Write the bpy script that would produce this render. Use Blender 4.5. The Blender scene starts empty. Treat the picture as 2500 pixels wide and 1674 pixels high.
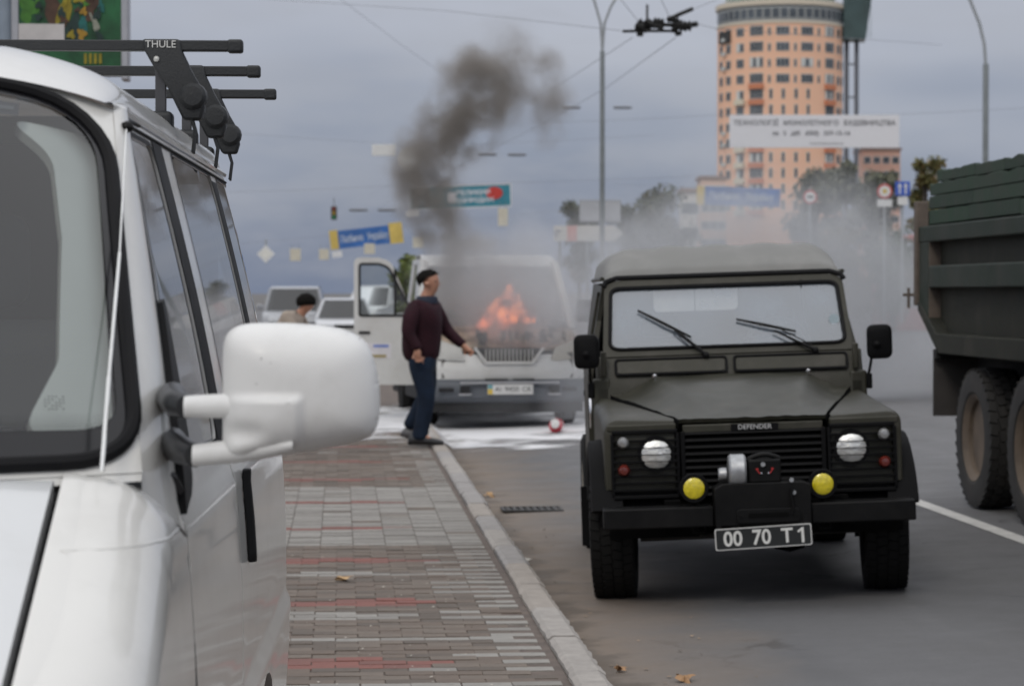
import bpy, bmesh, math, random
from mathutils import Vector, Matrix, noise as mnoise
from mathutils.geometry import delaunay_2d_cdt
R = math.radians
rnd = random.Random(7)
scene = bpy.context.scene
C = scene.collection

# ------------------------------------------------------------------ camera, sky, sun, exposure
CAMH = 1.67
YAW = math.atan(420/6000)          # the lens looks a little to the right of the kerb's direction
PIT = math.atan(122/6000)
cam_d = bpy.data.cameras.new('camera'); cam = bpy.data.objects.new('camera', cam_d); C.objects.link(cam)
cam.location = (0, 0, CAMH)
cam.rotation_euler = (R(90)-PIT, 0, -YAW)
cam_d.sensor_width = 36; cam_d.lens = 6000/2500*36; cam_d.clip_end = 6000; cam_d.clip_start = .05
cam_d.dof.use_dof = True; cam_d.dof.focus_distance = 6.8; cam_d.dof.aperture_fstop = 7.0
scene.camera = cam
FWD = Vector((math.sin(YAW)*math.cos(PIT), math.cos(YAW)*math.cos(PIT), -math.sin(PIT)))
RGT = Vector((math.cos(YAW), -math.sin(YAW), 0)); UPV = RGT.cross(FWD)
def W(px, py, D):
    """point seen at (px, py) of the 2500 px wide photograph, D metres away"""
    return Vector((0, 0, CAMH)) + D*(FWD + RGT*((px-1250)/6000) - UPV*((py-837)/6000))

SUN_EL, SUN_AZ = R(42), R(205)     # behind the camera, a little to the left
wd = bpy.data.worlds.new('World'); scene.world = wd; wd.use_nodes = True
def build_world():
    nt = wd.node_tree; N = nt.nodes; L = nt.links
    bg = N['Background']
    tc = N.new('ShaderNodeTexCoord'); sep = N.new('ShaderNodeSeparateXYZ'); L.new(tc.outputs['Generated'], sep.inputs[0])
    sky = N.new('ShaderNodeTexSky'); sky.sky_type = 'NISHITA'; sky.sun_disc = False
    sky.sun_elevation = SUN_EL; sky.sun_rotation = SUN_AZ
    def noise(scale_vec, loc, detail, rough=.55):
        mp = N.new('ShaderNodeMapping'); mp.inputs['Scale'].default_value = scale_vec; mp.inputs['Location'].default_value = loc
        L.new(tc.outputs['Generated'], mp.inputs[0])
        nz = N.new('ShaderNodeTexNoise'); nz.inputs['Scale'].default_value = 1; nz.inputs['Detail'].default_value = detail
        nz.inputs['Roughness'].default_value = rough
        L.new(mp.outputs[0], nz.inputs['Vector']); return nz.outputs['Fac']
    def mr(v, a, b, c=0, d=1):
        m = N.new('ShaderNodeMapRange'); m.interpolation_type = 'SMOOTHSTEP'
        L.new(v, m.inputs[0]); m.inputs[1].default_value = a; m.inputs[2].default_value = b; m.inputs[3].default_value = c; m.inputs[4].default_value = d
        return m.outputs[0]
    def math_(op, a, b):
        m = N.new('ShaderNodeMath'); m.operation = op
        for i, x in enumerate((a, b)):
            if isinstance(x, (int, float)): m.inputs[i].default_value = x
            else: L.new(x, m.inputs[i])
        return m.outputs[0]
    def mix(f, a, b, t='MIX'):
        m = N.new('ShaderNodeMix'); m.data_type = 'RGBA'; m.blend_type = t
        for s, x in ((0, f), (6, a), (7, b)):
            if isinstance(x, (int, float)): m.inputs[s].default_value = x
            elif isinstance(x, tuple): m.inputs[s].default_value = (*x, 1)
            else: L.new(x, m.inputs[s])
        return m.outputs[2]
    n1 = noise((5, 5, 17), (1.3, .4, .2), 3)
    n2 = noise((14, 14, 46), (4.1, 2.2, .7), 4)
    low = mr(math_('ADD', sep.outputs[2], math_('MULTIPLY', math_('SUBTRACT', n1, .5), .13)), .0, .125)
    c = mix(low, (.178, .215, .31), (.455, .475, .545))
    c = mix(math_('MULTIPLY', mr(n2, .36, .68), .38), c, (.395, .405, .455))
    high = mr(sep.outputs[2], .10, .95)
    c = mix(high, c, (1.22, 1.23, 1.27))
    s = mix(1.0, sky.outputs[0], (.10, .10, .10), 'MULTIPLY')
    c = mix(.93, s, c)
    L.new(c, bg.inputs[0]); bg.inputs[1].default_value = 1.0
build_world()
wd.cycles.sampling_method = 'NONE'
sun_d = bpy.data.lights.new('sun', 'SUN'); sun = bpy.data.objects.new('sun', sun_d); C.objects.link(sun)
sun_d.energy = .7; sun_d.angle = R(14); sun_d.color = (1, .93, .82)
sdir = Vector((math.sin(SUN_AZ)*math.cos(SUN_EL), math.cos(SUN_AZ)*math.cos(SUN_EL), math.sin(SUN_EL)))
sun.rotation_euler = sdir.to_track_quat('Z', 'Y').to_euler(); sun.location = (0, -20, 30)
vs = scene.view_settings; vs.view_transform = 'Standard'; vs.look = 'None'; vs.exposure = 0.0; vs.gamma = 1; vs.use_curve_mapping = False
scene.render.engine = 'CYCLES'
cy = scene.cycles
cy.use_denoising = True; cy.denoiser = 'OPENIMAGEDENOISE'; cy.use_adaptive_sampling = True; cy.adaptive_threshold = .012
cy.max_bounces = 8; cy.diffuse_bounces = 3; cy.glossy_bounces = 4; cy.transparent_max_bounces = 24; cy.volume_bounces = 1
cy.volume_max_steps = 256; cy.sample_clamp_indirect = 4; cy.caustics_reflective = False; cy.caustics_refractive = False

# ------------------------------------------------------------------ helpers
class MB:
    """collects vertices and faces for one mesh"""
    def __init__(s): s.v = []; s.f = []
    def add(s, vs, fs):
        o = len(s.v); s.v += [tuple(p) for p in vs]; s.f += [tuple(o+i for i in f) for f in fs]; return s
    def box(s, c, d, M=None):
        x, y, z = d[0]/2, d[1]/2, d[2]/2
        P = [Vector((a*x, b*y, e*z)) for e in (-1, 1) for b in (-1, 1) for a in (-1, 1)]
        if M: P = [M @ p for p in P]
        return s.add([p+Vector(c) for p in P], [(0, 2, 3, 1), (4, 5, 7, 6), (0, 1, 5, 4), (2, 6, 7, 3), (0, 4, 6, 2), (1, 3, 7, 5)])
    def b2(s, a, b):
        return s.box([(a[i]+b[i])/2 for i in range(3)], [abs(b[i]-a[i]) for i in range(3)])
    def lathe(s, prof, n=24, c=(0, 0, 0), ax='Z', M=None, ring=False):
        """prof: (radius, height) pairs turned round an axis"""
        V = []
        if ring: prof = list(prof)+[prof[0]]
        for r, h in prof:
            for i in range(n):
                a = 2*math.pi*i/n; x, y = r*math.cos(a), r*math.sin(a)
                p = Vector({'Z': (x, y, h), 'Y': (x, h, y), 'X': (h, x, y)}[ax])
                if M: p = M @ p
                V.append(p+Vector(c))
        F = [(k*n+i, k*n+(i+1) % n, (k+1)*n+(i+1) % n, (k+1)*n+i) for k in range(len(prof)-1) for i in range(n)]
        if prof[0][0] > 1e-5 and not ring: F.append(tuple(range(n))[::-1])
        if prof[-1][0] > 1e-5 and not ring: F.append(tuple((len(prof)-1)*n+i for i in range(n)))
        if ax == 'Y': F = [f[::-1] for f in F]
        return s.add(V, F)
    def tube(s, pts, r, n=8, cap=True):
        """pts: polyline; r: radius or list"""
        pts = [Vector(p) for p in pts]; m = len(pts); V = []
        rs = r if isinstance(r, (list, tuple)) else [r]*m
        up = Vector((0, 0, 1)); last = None
        for k, p in enumerate(pts):
            t = (pts[min(k+1, m-1)]-pts[max(k-1, 0)]).normalized()
            if last is None:
                a = t.cross(up)
                if a.length < .05: a = t.cross(Vector((1, 0, 0)))
            else: a = last-t*last.dot(t)
            a.normalize(); last = a; b = t.cross(a)
            for i in range(n):
                q = 2*math.pi*i/n; V.append(p+(a*math.cos(q)+b*math.sin(q))*rs[k])
        F = [(k*n+i, k*n+(i+1) % n, (k+1)*n+(i+1) % n, (k+1)*n+i) for k in range(m-1) for i in range(n)]
        if cap: F += [tuple(range(n))[::-1], tuple((m-1)*n+i for i in range(n))]
        return s.add(V, F)
    def loft(s, rings, close=True, caps=True):
        n = len(rings[0]); V = [p for r in rings for p in r]; m = len(rings)
        F = [(k*n+i, k*n+(i+1) % n, (k+1)*n+(i+1) % n, (k+1)*n+i) for k in range(m-1) for i in range(n if close else n-1)]
        if caps and close: F += [tuple(range(n))[::-1], tuple((m-1)*n+i for i in range(n))]
        return s.add(V, F)
    def prism(s, poly, axis, a, b):
        """2-D polygon pushed along an axis from a to b"""
        def P(p, h): return {'X': (h, p[0], p[1]), 'Y': (p[0], h, p[1]), 'Z': (p[0], p[1], h)}[axis]
        n = len(poly)
        return s.add([P(p, a) for p in poly]+[P(p, b) for p in poly],
                     [tuple(range(n))[::-1], tuple(range(n, 2*n))]+[(i, (i+1) % n, n+(i+1) % n, n+i) for i in range(n)])
    def grid(s, fn, nu, nv):
        V = [fn(i/nu, j/nv) for j in range(nv+1) for i in range(nu+1)]
        return s.add(V, [(j*(nu+1)+i, j*(nu+1)+i+1, (j+1)*(nu+1)+i+1, (j+1)*(nu+1)+i) for j in range(nv) for i in range(nu)])
    def mirror(s, x0):
        """adds the mirror image about x = x0"""
        n = len(s.v); s.v += [(2*x0-p[0], p[1], p[2]) for p in s.v]; s.f += [tuple(n+i for i in f)[::-1] for f in s.f]; return s
    def flip(s, x0):
        s.v = [(2*x0-p[0], p[1], p[2]) for p in s.v]; s.f = [f[::-1] for f in s.f]; return s
    def copy(s):
        m = MB(); m.v = list(s.v); m.f = list(s.f); return m
    def map(s, fn): s.v = [tuple(fn(Vector(p))) for p in s.v]; return s
    def mesh(s, name, smooth=None):
        me = bpy.data.meshes.new(name); me.from_pydata(s.v, [], s.f)
        bm = bmesh.new(); bm.from_mesh(me); bmesh.ops.recalc_face_normals(bm, faces=bm.faces); bm.to_mesh(me); bm.free()
        if smooth is not None:
            me.shade_smooth()
            if smooth: me.set_sharp_from_angle(angle=R(smooth))
        return me

def inside(p, poly):
    c = False; n = len(poly); x, y = p
    for i in range(n):
        x1, y1 = poly[i]; x2, y2 = poly[(i+1) % n]
        if (y1 > y) != (y2 > y) and x < (x2-x1)*(y-y1)/(y2-y1)+x1: c = not c
    return c
def resample(poly, step):
    out = []
    for i in range(len(poly)):
        a = Vector(poly[i][:2]); b = Vector(poly[(i+1) % len(poly)][:2]); k = max(1, round((b-a).length/step))
        out += [tuple(a.lerp(b, j/k)) for j in range(k)]
    return out
def rounded(poly, r, n=5):
    """polygon with rounded corners; r a radius or one per corner"""
    out = []; m = len(poly)
    for i in range(m):
        p = Vector(poly[i]); a = Vector(poly[i-1])-p; b = Vector(poly[(i+1) % m])-p
        rr = r[i] if isinstance(r, (list, tuple)) else r
        if rr <= 0: out.append(tuple(p)); continue
        ang = a.angle(b); d = min(rr/math.tan(ang/2), a.length*.49, b.length*.49)
        a.normalize(); b.normalize(); p0 = p+a*d; p1 = p+b*d
        for k in range(n+1):
            t = k/n; out.append(tuple(p0*(1-t)**2+p*2*t*(1-t)+p1*t*t))
    return out
def patch(outer, holes, fn, step, thick=0.0):
    """a sheet over a 2-D polygon with holes, bent into space by fn; the edges are exact"""
    o = resample(outer, step); hs = [resample(h, step) for h in holes]
    pts = []; edges = []
    for loop in [o]+hs:
        k = len(pts); n = len(loop); pts += [Vector(p) for p in loop]; edges += [(k+i, k+(i+1) % n) for i in range(n)]
    xs = [p[0] for p in o]; ys = [p[1] for p in o]
    nx = int((max(xs)-min(xs))/step); ny = int((max(ys)-min(ys))/step)
    for i in range(1, nx+1):
        for j in range(1, ny+1):
            q = (min(xs)+(i-.5)*(max(xs)-min(xs))/max(nx, 1), min(ys)+(j-.5)*(max(ys)-min(ys))/max(ny, 1))
            if inside(q, o) and not any(inside(q, h) for h in hs): pts.append(Vector(q))
    V, E, F, *_ = delaunay_2d_cdt(pts, edges, [], 0, 1e-6)
    keep = []
    for f in F:
        c = sum((V[i] for i in f), Vector((0, 0)))/len(f)
        if inside(c, o) and not any(inside(c, h) for h in hs): keep.append(tuple(f))
    m = MB(); P = [Vector(fn(p[0], p[1])) for p in V]; m.add(P, keep)
    if thick:
        nrm = [Vector() for _ in P]
        for f in keep:
            a, b, c = (P[i] for i in f[:3]); nn = (b-a).cross(c-a)
            for i in f: nrm[i] += nn
        k = len(P); m.add([p-n.normalized()*thick if n.length > 1e-12 else p for p, n in zip(P, nrm)], [])
        m.f += [tuple(k+i for i in f)[::-1] for f in keep]
        cnt = {}
        for f in keep:
            for i in range(3):
                e = (f[i], f[(i+1) % 3]); cnt[e] = 1
        for (a, b) in cnt:
            if (b, a) not in cnt: m.f.append((b, a, k+a, k+b))
    return m
def grow(poly, d):
    """polygon pushed outwards by d"""
    n = len(poly); out = []; ar = sum(poly[i][0]*poly[(i+1) % n][1]-poly[(i+1) % n][0]*poly[i][1] for i in range(n)); sg = 1 if ar > 0 else -1
    for i in range(n):
        t = Vector(poly[(i+1) % n])-Vector(poly[i-1]); t.normalize(); out.append((poly[i][0]+t.y*d*sg, poly[i][1]-t.x*d*sg))
    return out
def smooth_loop(pts, k=8):
    """closed Catmull-Rom curve"""
    out = []; n = len(pts)
    for i in range(n):
        a, b, c, d = (Vector(pts[(i+j) % n]) for j in (-1, 0, 1, 2))
        for j in range(k):
            t = j/k; out.append(tuple(.5*((2*b)+(c-a)*t+(2*a-5*b+4*c-d)*t*t+(3*b-a-3*c+d)*t**3)))
    return out
def bead(loop, fn, r, step=.03, n=6, closed=True):
    """a round strip laid along a 2-D loop on a bent surface"""
    o = resample(loop, step) if closed else loop
    P = [fn(p[0], p[1]) for p in o]
    if closed: P = P+[P[0]]
    return MB().tube(P, r, n, cap=not closed)

def obj(name, mb, m, parent=None, smooth=35, bev=0, seg=2):
    me = mb if isinstance(mb, bpy.types.Mesh) else mb.mesh(name, smooth)
    o = bpy.data.objects.new(name, me); C.objects.link(o)
    if m is not None:
        if not me.materials: me.materials.append(m)
    if parent is not None: o.parent = parent
    if bev:
        b = o.modifiers.new('bevel', 'BEVEL'); b.width = bev; b.segments = seg; b.limit_method = 'ANGLE'; b.angle_limit = R(40)
        if smooth is not None: b.harden_normals = False
    return o
def tag(o, label=None, cat=None, group=None, kind=None):
    for k, v in (('label', label), ('category', cat), ('group', group), ('kind', kind)):
        if v: o[k] = v
    return o
def thing(name, label, cat, loc=(0, 0, 0), rotz=0, group=None):
    o = bpy.data.objects.new(name, None); C.objects.link(o); o.empty_display_size = .2
    o.location = loc; o.rotation_euler = (0, 0, rotz); return tag(o, label, cat, group)
def part_copy(src, parent, loc=None):
    c = src.copy(); C.objects.link(c); c.parent = parent
    if loc is not None: c.location = loc
    for ch in src.children: part_copy(ch, c)
    return c
def text_mb(s, size, M, depth=.002, align='CENTER', bold=0):
    cu = bpy.data.curves.new('t', 'FONT'); cu.body = s; cu.size = size; cu.align_x = align; cu.align_y = 'CENTER'; cu.extrude = depth/2; cu.resolution_u = 3; cu.offset = bold
    to = bpy.data.objects.new('t', cu); me = bpy.data.meshes.new_from_object(to)
    m = MB(); m.add([M @ v.co for v in me.vertices], [tuple(p.vertices) for p in me.polygons])
    bpy.data.objects.remove(to); bpy.data.curves.remove(cu); bpy.data.meshes.remove(me); return m
FACE = Matrix.Rotation(R(90), 4, 'X')       # writing that faces -y

# ------------------------------------------------------------------ materials
MATS = {}
def pm(name, col, rough=.5, metal=0, coat=0, var=.10, scale=6, bump=0, bscale=80, rvar=.12, spec=.5, crough=.04, dirt=None, damt=.35, dscale=3, emit=None, estr=0):
    if name in MATS: return MATS[name]
    m = bpy.data.materials.new(name); m.use_nodes = True; nt = m.node_tree; N = nt.nodes; L = nt.links
    b = N['Principled BSDF']; tc = N.new('ShaderNodeTexCoord')
    nz = N.new('ShaderNodeTexNoise'); nz.inputs['Scale'].default_value = scale; nz.inputs['Detail'].default_value = 5; nz.inputs['Roughness'].default_value = .6
    L.new(tc.outputs['Object'], nz.inputs['Vector'])
    mx = N.new('ShaderNodeMix'); mx.data_type = 'RGBA'
    mr = N.new('ShaderNodeMapRange'); mr.inputs[1].default_value = .3; mr.inputs[2].default_value = .7; L.new(nz.outputs['Fac'], mr.inputs[0]); L.new(mr.outputs[0], mx.inputs[0])
    mx.inputs[6].default_value = (*[max(0, c*(1-var)) for c in col], 1); mx.inputs[7].default_value = (*[min(1, c*(1+var)) for c in col], 1)
    out = mx.outputs[2]
    if dirt:
        d = N.new('ShaderNodeTexNoise'); d.inputs['Scale'].default_value = dscale; d.inputs['Detail'].default_value = 8; d.inputs['Roughness'].default_value = .7
        L.new(tc.outputs['Object'], d.inputs['Vector'])
        r2 = N.new('ShaderNodeMapRange'); r2.inputs[1].default_value = .48; r2.inputs[2].default_value = .72; r2.inputs[4].default_value = damt; L.new(d.outputs['Fac'], r2.inputs[0])
        m2 = N.new('ShaderNodeMix'); m2.data_type = 'RGBA'; L.new(r2.outputs[0], m2.inputs[0]); L.new(out, m2.inputs[6]); m2.inputs[7].default_value = (*dirt, 1); out = m2.outputs[2]
    L.new(out, b.inputs['Base Color'])
    rr = N.new('ShaderNodeMapRange'); L.new(nz.outputs['Fac'], rr.inputs[0]); rr.inputs[1].default_value = .25; rr.inputs[2].default_value = .75
    rr.inputs[3].default_value = max(.02, rough-rvar*rough); rr.inputs[4].default_value = min(1, rough+rvar*rough); L.new(rr.outputs[0], b.inputs['Roughness'])
    b.inputs['Metallic'].default_value = metal; b.inputs['Coat Weight'].default_value = coat; b.inputs['Coat Roughness'].default_value = crough
    b.inputs['Specular IOR Level'].default_value = spec
    if emit: b.inputs['Emission Color'].default_value = (*emit, 1); b.inputs['Emission Strength'].default_value = estr
    if bump:
        bz = N.new('ShaderNodeTexNoise'); bz.inputs['Scale'].default_value = bscale; bz.inputs['Detail'].default_value = 4; L.new(tc.outputs['Object'], bz.inputs['Vector'])
        bp = N.new('ShaderNodeBump'); bp.inputs['Strength'].default_value = bump; bp.inputs['Distance'].default_value = .01; L.new(bz.outputs['Fac'], bp.inputs['Height']); L.new(bp.outputs[0], b.inputs['Normal'])
    MATS[name] = m; return m
def glass(name, tint=(.75, .8, .8), ior=1.5, dust_sheen=0.0, boost=0.0, rough=.015, dcol=(.5, .5, .5)):
    """window glass: see-through with a mirror coat that strengthens at grazing angles, and an optional diffuse film for dirt and painted sky sheen"""
    if name in MATS: return MATS[name]
    m = bpy.data.materials.new(name); m.use_nodes = True; nt = m.node_tree; N = nt.nodes; L = nt.links
    N.remove(N['Principled BSDF']); out = N['Material Output']
    tr = N.new('ShaderNodeBsdfTransparent'); tr.inputs[0].default_value = (*tint, 1)
    gl = N.new('ShaderNodeBsdfGlossy'); gl.inputs['Roughness'].default_value = rough; gl.inputs[0].default_value = (1, 1, 1, 1)
    fr = N.new('ShaderNodeFresnel'); fr.inputs[0].default_value = ior
    ad = N.new('ShaderNodeMath'); ad.operation = 'ADD'; ad.use_clamp = True; L.new(fr.outputs[0], ad.inputs[0]); ad.inputs[1].default_value = boost
    mx = N.new('ShaderNodeMixShader'); L.new(ad.outputs[0], mx.inputs[0]); L.new(tr.outputs[0], mx.inputs[1]); L.new(gl.outputs[0], mx.inputs[2]); s = mx.outputs[0]
    if dust_sheen:
        df = N.new('ShaderNodeBsdfDiffuse'); df.inputs[0].default_value = (*dcol, 1)
        tc = N.new('ShaderNodeTexCoord'); nz = N.new('ShaderNodeTexNoise'); nz.inputs['Scale'].default_value = 1.7; nz.inputs['Detail'].default_value = 4; L.new(tc.outputs['Object'], nz.inputs['Vector'])
        mr = N.new('ShaderNodeMapRange'); L.new(nz.outputs[0], mr.inputs[0]); mr.inputs[1].default_value = .3; mr.inputs[2].default_value = .7; mr.inputs[3].default_value = dust_sheen*.35; mr.inputs[4].default_value = dust_sheen*1.6
        m2 = N.new('ShaderNodeMixShader'); L.new(mr.outputs[0], m2.inputs[0]); L.new(s, m2.inputs[1]); L.new(df.outputs[0], m2.inputs[2]); s = m2.outputs[0]
    L.new(s, out.inputs[0]); MATS[name] = m; return m
BLACK = pm('black_plastic', (.007, .007, .0075), .5, var=.2, spec=.2)
RUBBER = pm('rubber', (.010, .0097, .0095), .8, var=.25, bump=.2, bscale=120, spec=.2)
# ------------------------------------------------------------------ the setting
def road_z(x):
    if x < 1.05: return 0
    if x < 5: return .03*(x-1.05)
    return .1185+.012*min(x-5, 8)
def asphalt_mat():
    m = bpy.data.materials.new('asphalt'); m.use_nodes = True; nt = m.node_tree; N = nt.nodes; L = nt.links; b = N['Principled BSDF']
    tc = N.new('ShaderNodeTexCoord'); sep = N.new('ShaderNodeSeparateXYZ'); L.new(tc.outputs['Object'], sep.inputs[0])
    def nz(s, d=5, v=None, rough=.6):
        n = N.new('ShaderNodeTexNoise'); n.inputs['Scale'].default_value = s; n.inputs['Detail'].default_value = d; n.inputs['Roughness'].default_value = rough
        L.new(v or tc.outputs['Object'], n.inputs['Vector']); return n.outputs['Fac']
    def mr(v, a, b_, c=0, d=1):
        q = N.new('ShaderNodeMapRange'); L.new(v, q.inputs[0])
        for i, x in enumerate((a, b_, c, d)): q.inputs[1+i].default_value = x
        return q.outputs[0]
    def mix(f, a, b_):
        q = N.new('ShaderNodeMix'); q.data_type = 'RGBA'
        for s, x in ((0, f), (6, a), (7, b_)):
            if isinstance(x, tuple): q.inputs[s].default_value = (*x, 1)
            elif isinstance(x, float): q.inputs[s].default_value = x
            else: L.new(x, q.inputs[s])
        return q.outputs[2]
    def ma(op, a, b_):
        q = N.new('ShaderNodeMath'); q.operation = op
        for i, x in enumerate((a, b_)):
            if isinstance(x, (int, float)): q.inputs[i].default_value = x
            else: L.new(x, q.inputs[i])
        return q.outputs[0]
    mp = N.new('ShaderNodeMapping'); mp.inputs['Scale'].default_value = (1.3, .16, 1); L.new(tc.outputs['Object'], mp.inputs[0])
    c = mix(mr(nz(1, 5, mp.outputs[0]), .3, .7), (0.109, 0.109, 0.113), (0.141, 0.140, 0.143))
    c = mix(mr(nz(.6), .45, .65, 0, .5), c, (0.117, 0.115, 0.114))
    c = mix(mr(nz(220, 2), .5, .75, 0, .45), c, (0.186, 0.183, 0.179))
    c = mix(mr(nz(90, 2), .58, .7, 0, .5), c, (0.062, 0.062, 0.062))
    for x0 in (1.75, 3.35):                                     # worn wheel tracks
        tr = ma('ABSOLUTE', ma('ADD', sep.outputs[0], ma('ADD', ma('MULTIPLY', nz(.35, 2), .5), -x0-.25)), 0)
        c = mix(mr(tr, .42, .05, 0, .32), c, (0.079, 0.078, 0.077))
    c = mix(mr(nz(1.9, 7, None, .7), .60, .74, 0, .55), c, (0.059, 0.057, 0.055))      # oil and damp stains
    c = mix(mr(nz(5.5, 6, None, .7), .62, .70, 0, .35), c, (0.179, 0.172, 0.162))
    vo = N.new('ShaderNodeTexVoronoi'); vo.feature = 'DISTANCE_TO_EDGE'; vo.inputs['Scale'].default_value = .38
    nn = N.new('ShaderNodeTexNoise'); nn.inputs['Scale'].default_value = 2.2; nn.inputs['Detail'].default_value = 5; L.new(tc.outputs['Object'], nn.inputs['Vector']); vm = N.new('ShaderNodeVectorMath'); vm.operation = 'MULTIPLY_ADD'; L.new(nn.outputs['Color'], vm.inputs[0]); vm.inputs[1].default_value = (1.2, 1.2, 0); L.new(tc.outputs['Object'], vm.inputs[2]); L.new(vm.outputs[0], vo.inputs['Vector'])
    c = mix(ma('MULTIPLY', mr(vo.outputs['Distance'], .010, .003, 0, .7), mr(nz(.8, 2), .5, .6)), c, (0.041, 0.040, 0.039))   # cracks
    edge = ma('ADD', sep.outputs[0], ma('MULTIPLY', ma('SUBTRACT', nz(1.1), .5), 1.3))   # sand washed against the kerb
    c = mix(mr(edge, 2.1, 1.15, 0, .9), c, (0.186, 0.145, 0.110))
    wet = ma('ADD', sep.outputs[0], ma('MULTIPLY', ma('SUBTRACT', nz(2.3, 6), .5), 1.5))
    c = mix(mr(wet, 1.28, 1.12, 0, .55), c, (0.069, 0.055, 0.041))
    L.new(c, b.inputs['Base Color']); L.new(mr(nz(3), .3, .7, .62, .85), b.inputs['Roughness'])
    bp = N.new('ShaderNodeBump'); bp.inputs['Strength'].default_value = .5; bp.inputs['Distance'].default_value = .006; L.new(nz(160, 3), bp.inputs['Height']); L.new(bp.outputs[0], b.inputs['Normal'])
    return m
ground = obj('ground', MB().add([(-3000, -200, -.06), (3000, -200, -.06), (3000, 5000, -.06), (-3000, 5000, -.06)], [(0, 1, 2, 3)]), pm('ground', (.13, .125, .12), .9, var=.25, scale=.08)); tag(ground, kind='structure')
xs = [.98, 1.05, 1.3, 2, 3, 4, 5, 9, 13, 20, 60]
road = obj('road', MB().grid(lambda a, b: (xs[round(a*(len(xs)-1))], -12+b*420, road_z(xs[round(a*(len(xs)-1))])), len(xs)-1, 40), asphalt_mat(), smooth=None); tag(road, kind='structure')
PZ = .10
pave = obj('pavement', MB().b2((-9, -12, -.05), (.93, 70, PZ-.0055)), pm('paving_sand', (.125, .10, .085), .95, var=.3, scale=9, bump=.4, bscale=40), smooth=None); tag(pave, kind='structure')
lot = obj('parking_lot', MB().b2((-60, 70.02, -.05), (.93, 220, .06)), pm('lot_asphalt', (.14, .14, .145), .85, var=.2, scale=.6), smooth=None); tag(lot, kind='structure')

BRN = [pm('paver_brown_a', (0.153, 0.121, 0.098), .85, var=.16, scale=14, bump=.5, bscale=150), pm('paver_brown_b', (0.172, 0.142, 0.117), .85, var=.16, scale=14, bump=.5, bscale=150), pm('paver_brown_c', (0.126, 0.104, 0.086), .85, var=.16, scale=14, bump=.5, bscale=150)]
LGT = [pm('paver_grey_a', (0.290, 0.276, 0.253), .85, var=.13, scale=14, bump=.5, bscale=150), pm('paver_grey_b', (0.244, 0.230, 0.210), .85, var=.13, scale=14, bump=.5, bscale=150)]
RED = [pm('paver_red_a', (0.228, 0.096, 0.079), .85, var=.14, scale=14, bump=.5, bscale=150), pm('paver_red_b', (0.197, 0.094, 0.079), .85, var=.14, scale=14, bump=.5, bscale=150)]
def build_pavers():
    base = MB().box((0, 0, 0), (.198, .098, .05))
    meshes = {}
    for m in BRN+LGT+RED:
        me = base.mesh('paver'); me.materials.append(m); meshes[m.name] = me
    rest = {m.name: MB() for m in BRN+LGT+RED}
    rr = random.Random(3); count = 0; row = 0; y = 8.9
    reds = [10.42, 12.45, 14.45, 16.45, 18.5, 20.7, 22.9, 25.2, 27.5]
    pale = [11.15, 11.9, 12.0, 9.35, 9.75, 13.75, 15.35]
    while y < 34:
        row += 1; light = 15.45 < y < 19.9
        off = 0 if light else (row % 2)*.1015
        k = -13
        while True:
            x = .79-.203*(k+13)-off
            k += 1
            if x < -3.0: break
            d = min(abs(y-q) for q in reds)
            if d < .16 and x < .47+.12*math.sin(row*2.1) and rr.random() < (.96 if d < .11 else .35): m = rr.choice(RED)
            elif light: m = rr.choice(LGT if rr.random() < .93 else BRN)
            elif x > .58 and row % 2 == 0 and y < 27 and rr.random() < .9 and x > .72-(.21 if rr.random() < .45 else 0): m = rr.choice(LGT)
            elif min(abs(y-q) for q in pale) < .09 and rr.random() < .5: m = rr.choice(LGT)
            else: m = rr.choice(BRN if rr.random() < .985 else LGT)
            z = PZ-.025+rr.uniform(-.003, .003)
            if -.47 < x and 9.2 < y and count < 300:
                o = bpy.data.objects.new('paver', meshes[m.name]); C.objects.link(o); o.parent = pave
                o.location = (x+rr.uniform(-.002, .002), y, z); o.rotation_euler = (rr.uniform(-.006, .006), rr.uniform(-.006, .006), rr.uniform(-.012, .012)); count += 1
            elif x < -.47 and y < 14 and x < -1.2: continue
            else: rest[m.name].box((x, y, z), (.198, .098, .05))
        y += .1025
    for n, mb in rest.items():
        if mb.v: tag(obj('pavers', mb, MATS[n], pave, smooth=None), kind='stuff')
build_pavers()
def build_kerb():
    k = bpy.data.objects.new('kerb', None); C.objects.link(k); tag(k, 'row of worn pale concrete kerb stones between pavement and road', 'kerb'); k['kind'] = 'structure'
    mats = [pm('kerb_a', (0.344, 0.320, 0.295), .9, var=.16, scale=12, bump=.6, bscale=70), pm('kerb_b', (0.303, 0.287, 0.275), .9, var=.16, scale=12, bump=.6, bscale=70), pm('kerb_c', (0.328, 0.295, 0.262), .9, var=.16, scale=12, bump=.6, bscale=70)]
    y = 7.0; i = 0
    while y < 70:
        rr = random.Random(i); n = 14 if y < 26 else 3; Lk = .985
        def ring(t):
            q = y+t*Lk; e = .009 if 0 < t < 1 else 0
            j = lambda s: e*mnoise.noise(Vector((q*9, s*7, i)))
            return [(.935+j(1)*1.2, q, -.06), (.935+j(1)*1.4, q, .112+j(2)*.3), (.955, q, .128+j(3)*.4), (1.055+j(4)*.6, q, .128+j(5)*.4), (1.085+j(6)*1.6, q, .108+j(6)*.3), (1.095+j(7)*1.2, q, -.06)]
        o = obj('kerb_stone', MB().loft([ring(t/n) for t in range(n+1)]), rr.choice(mats), k, smooth=30)
        o.location = (rr.uniform(-.006, .006), 0, rr.uniform(-.004, .004)); y += 1.0; i += 1
build_kerb()
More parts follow.
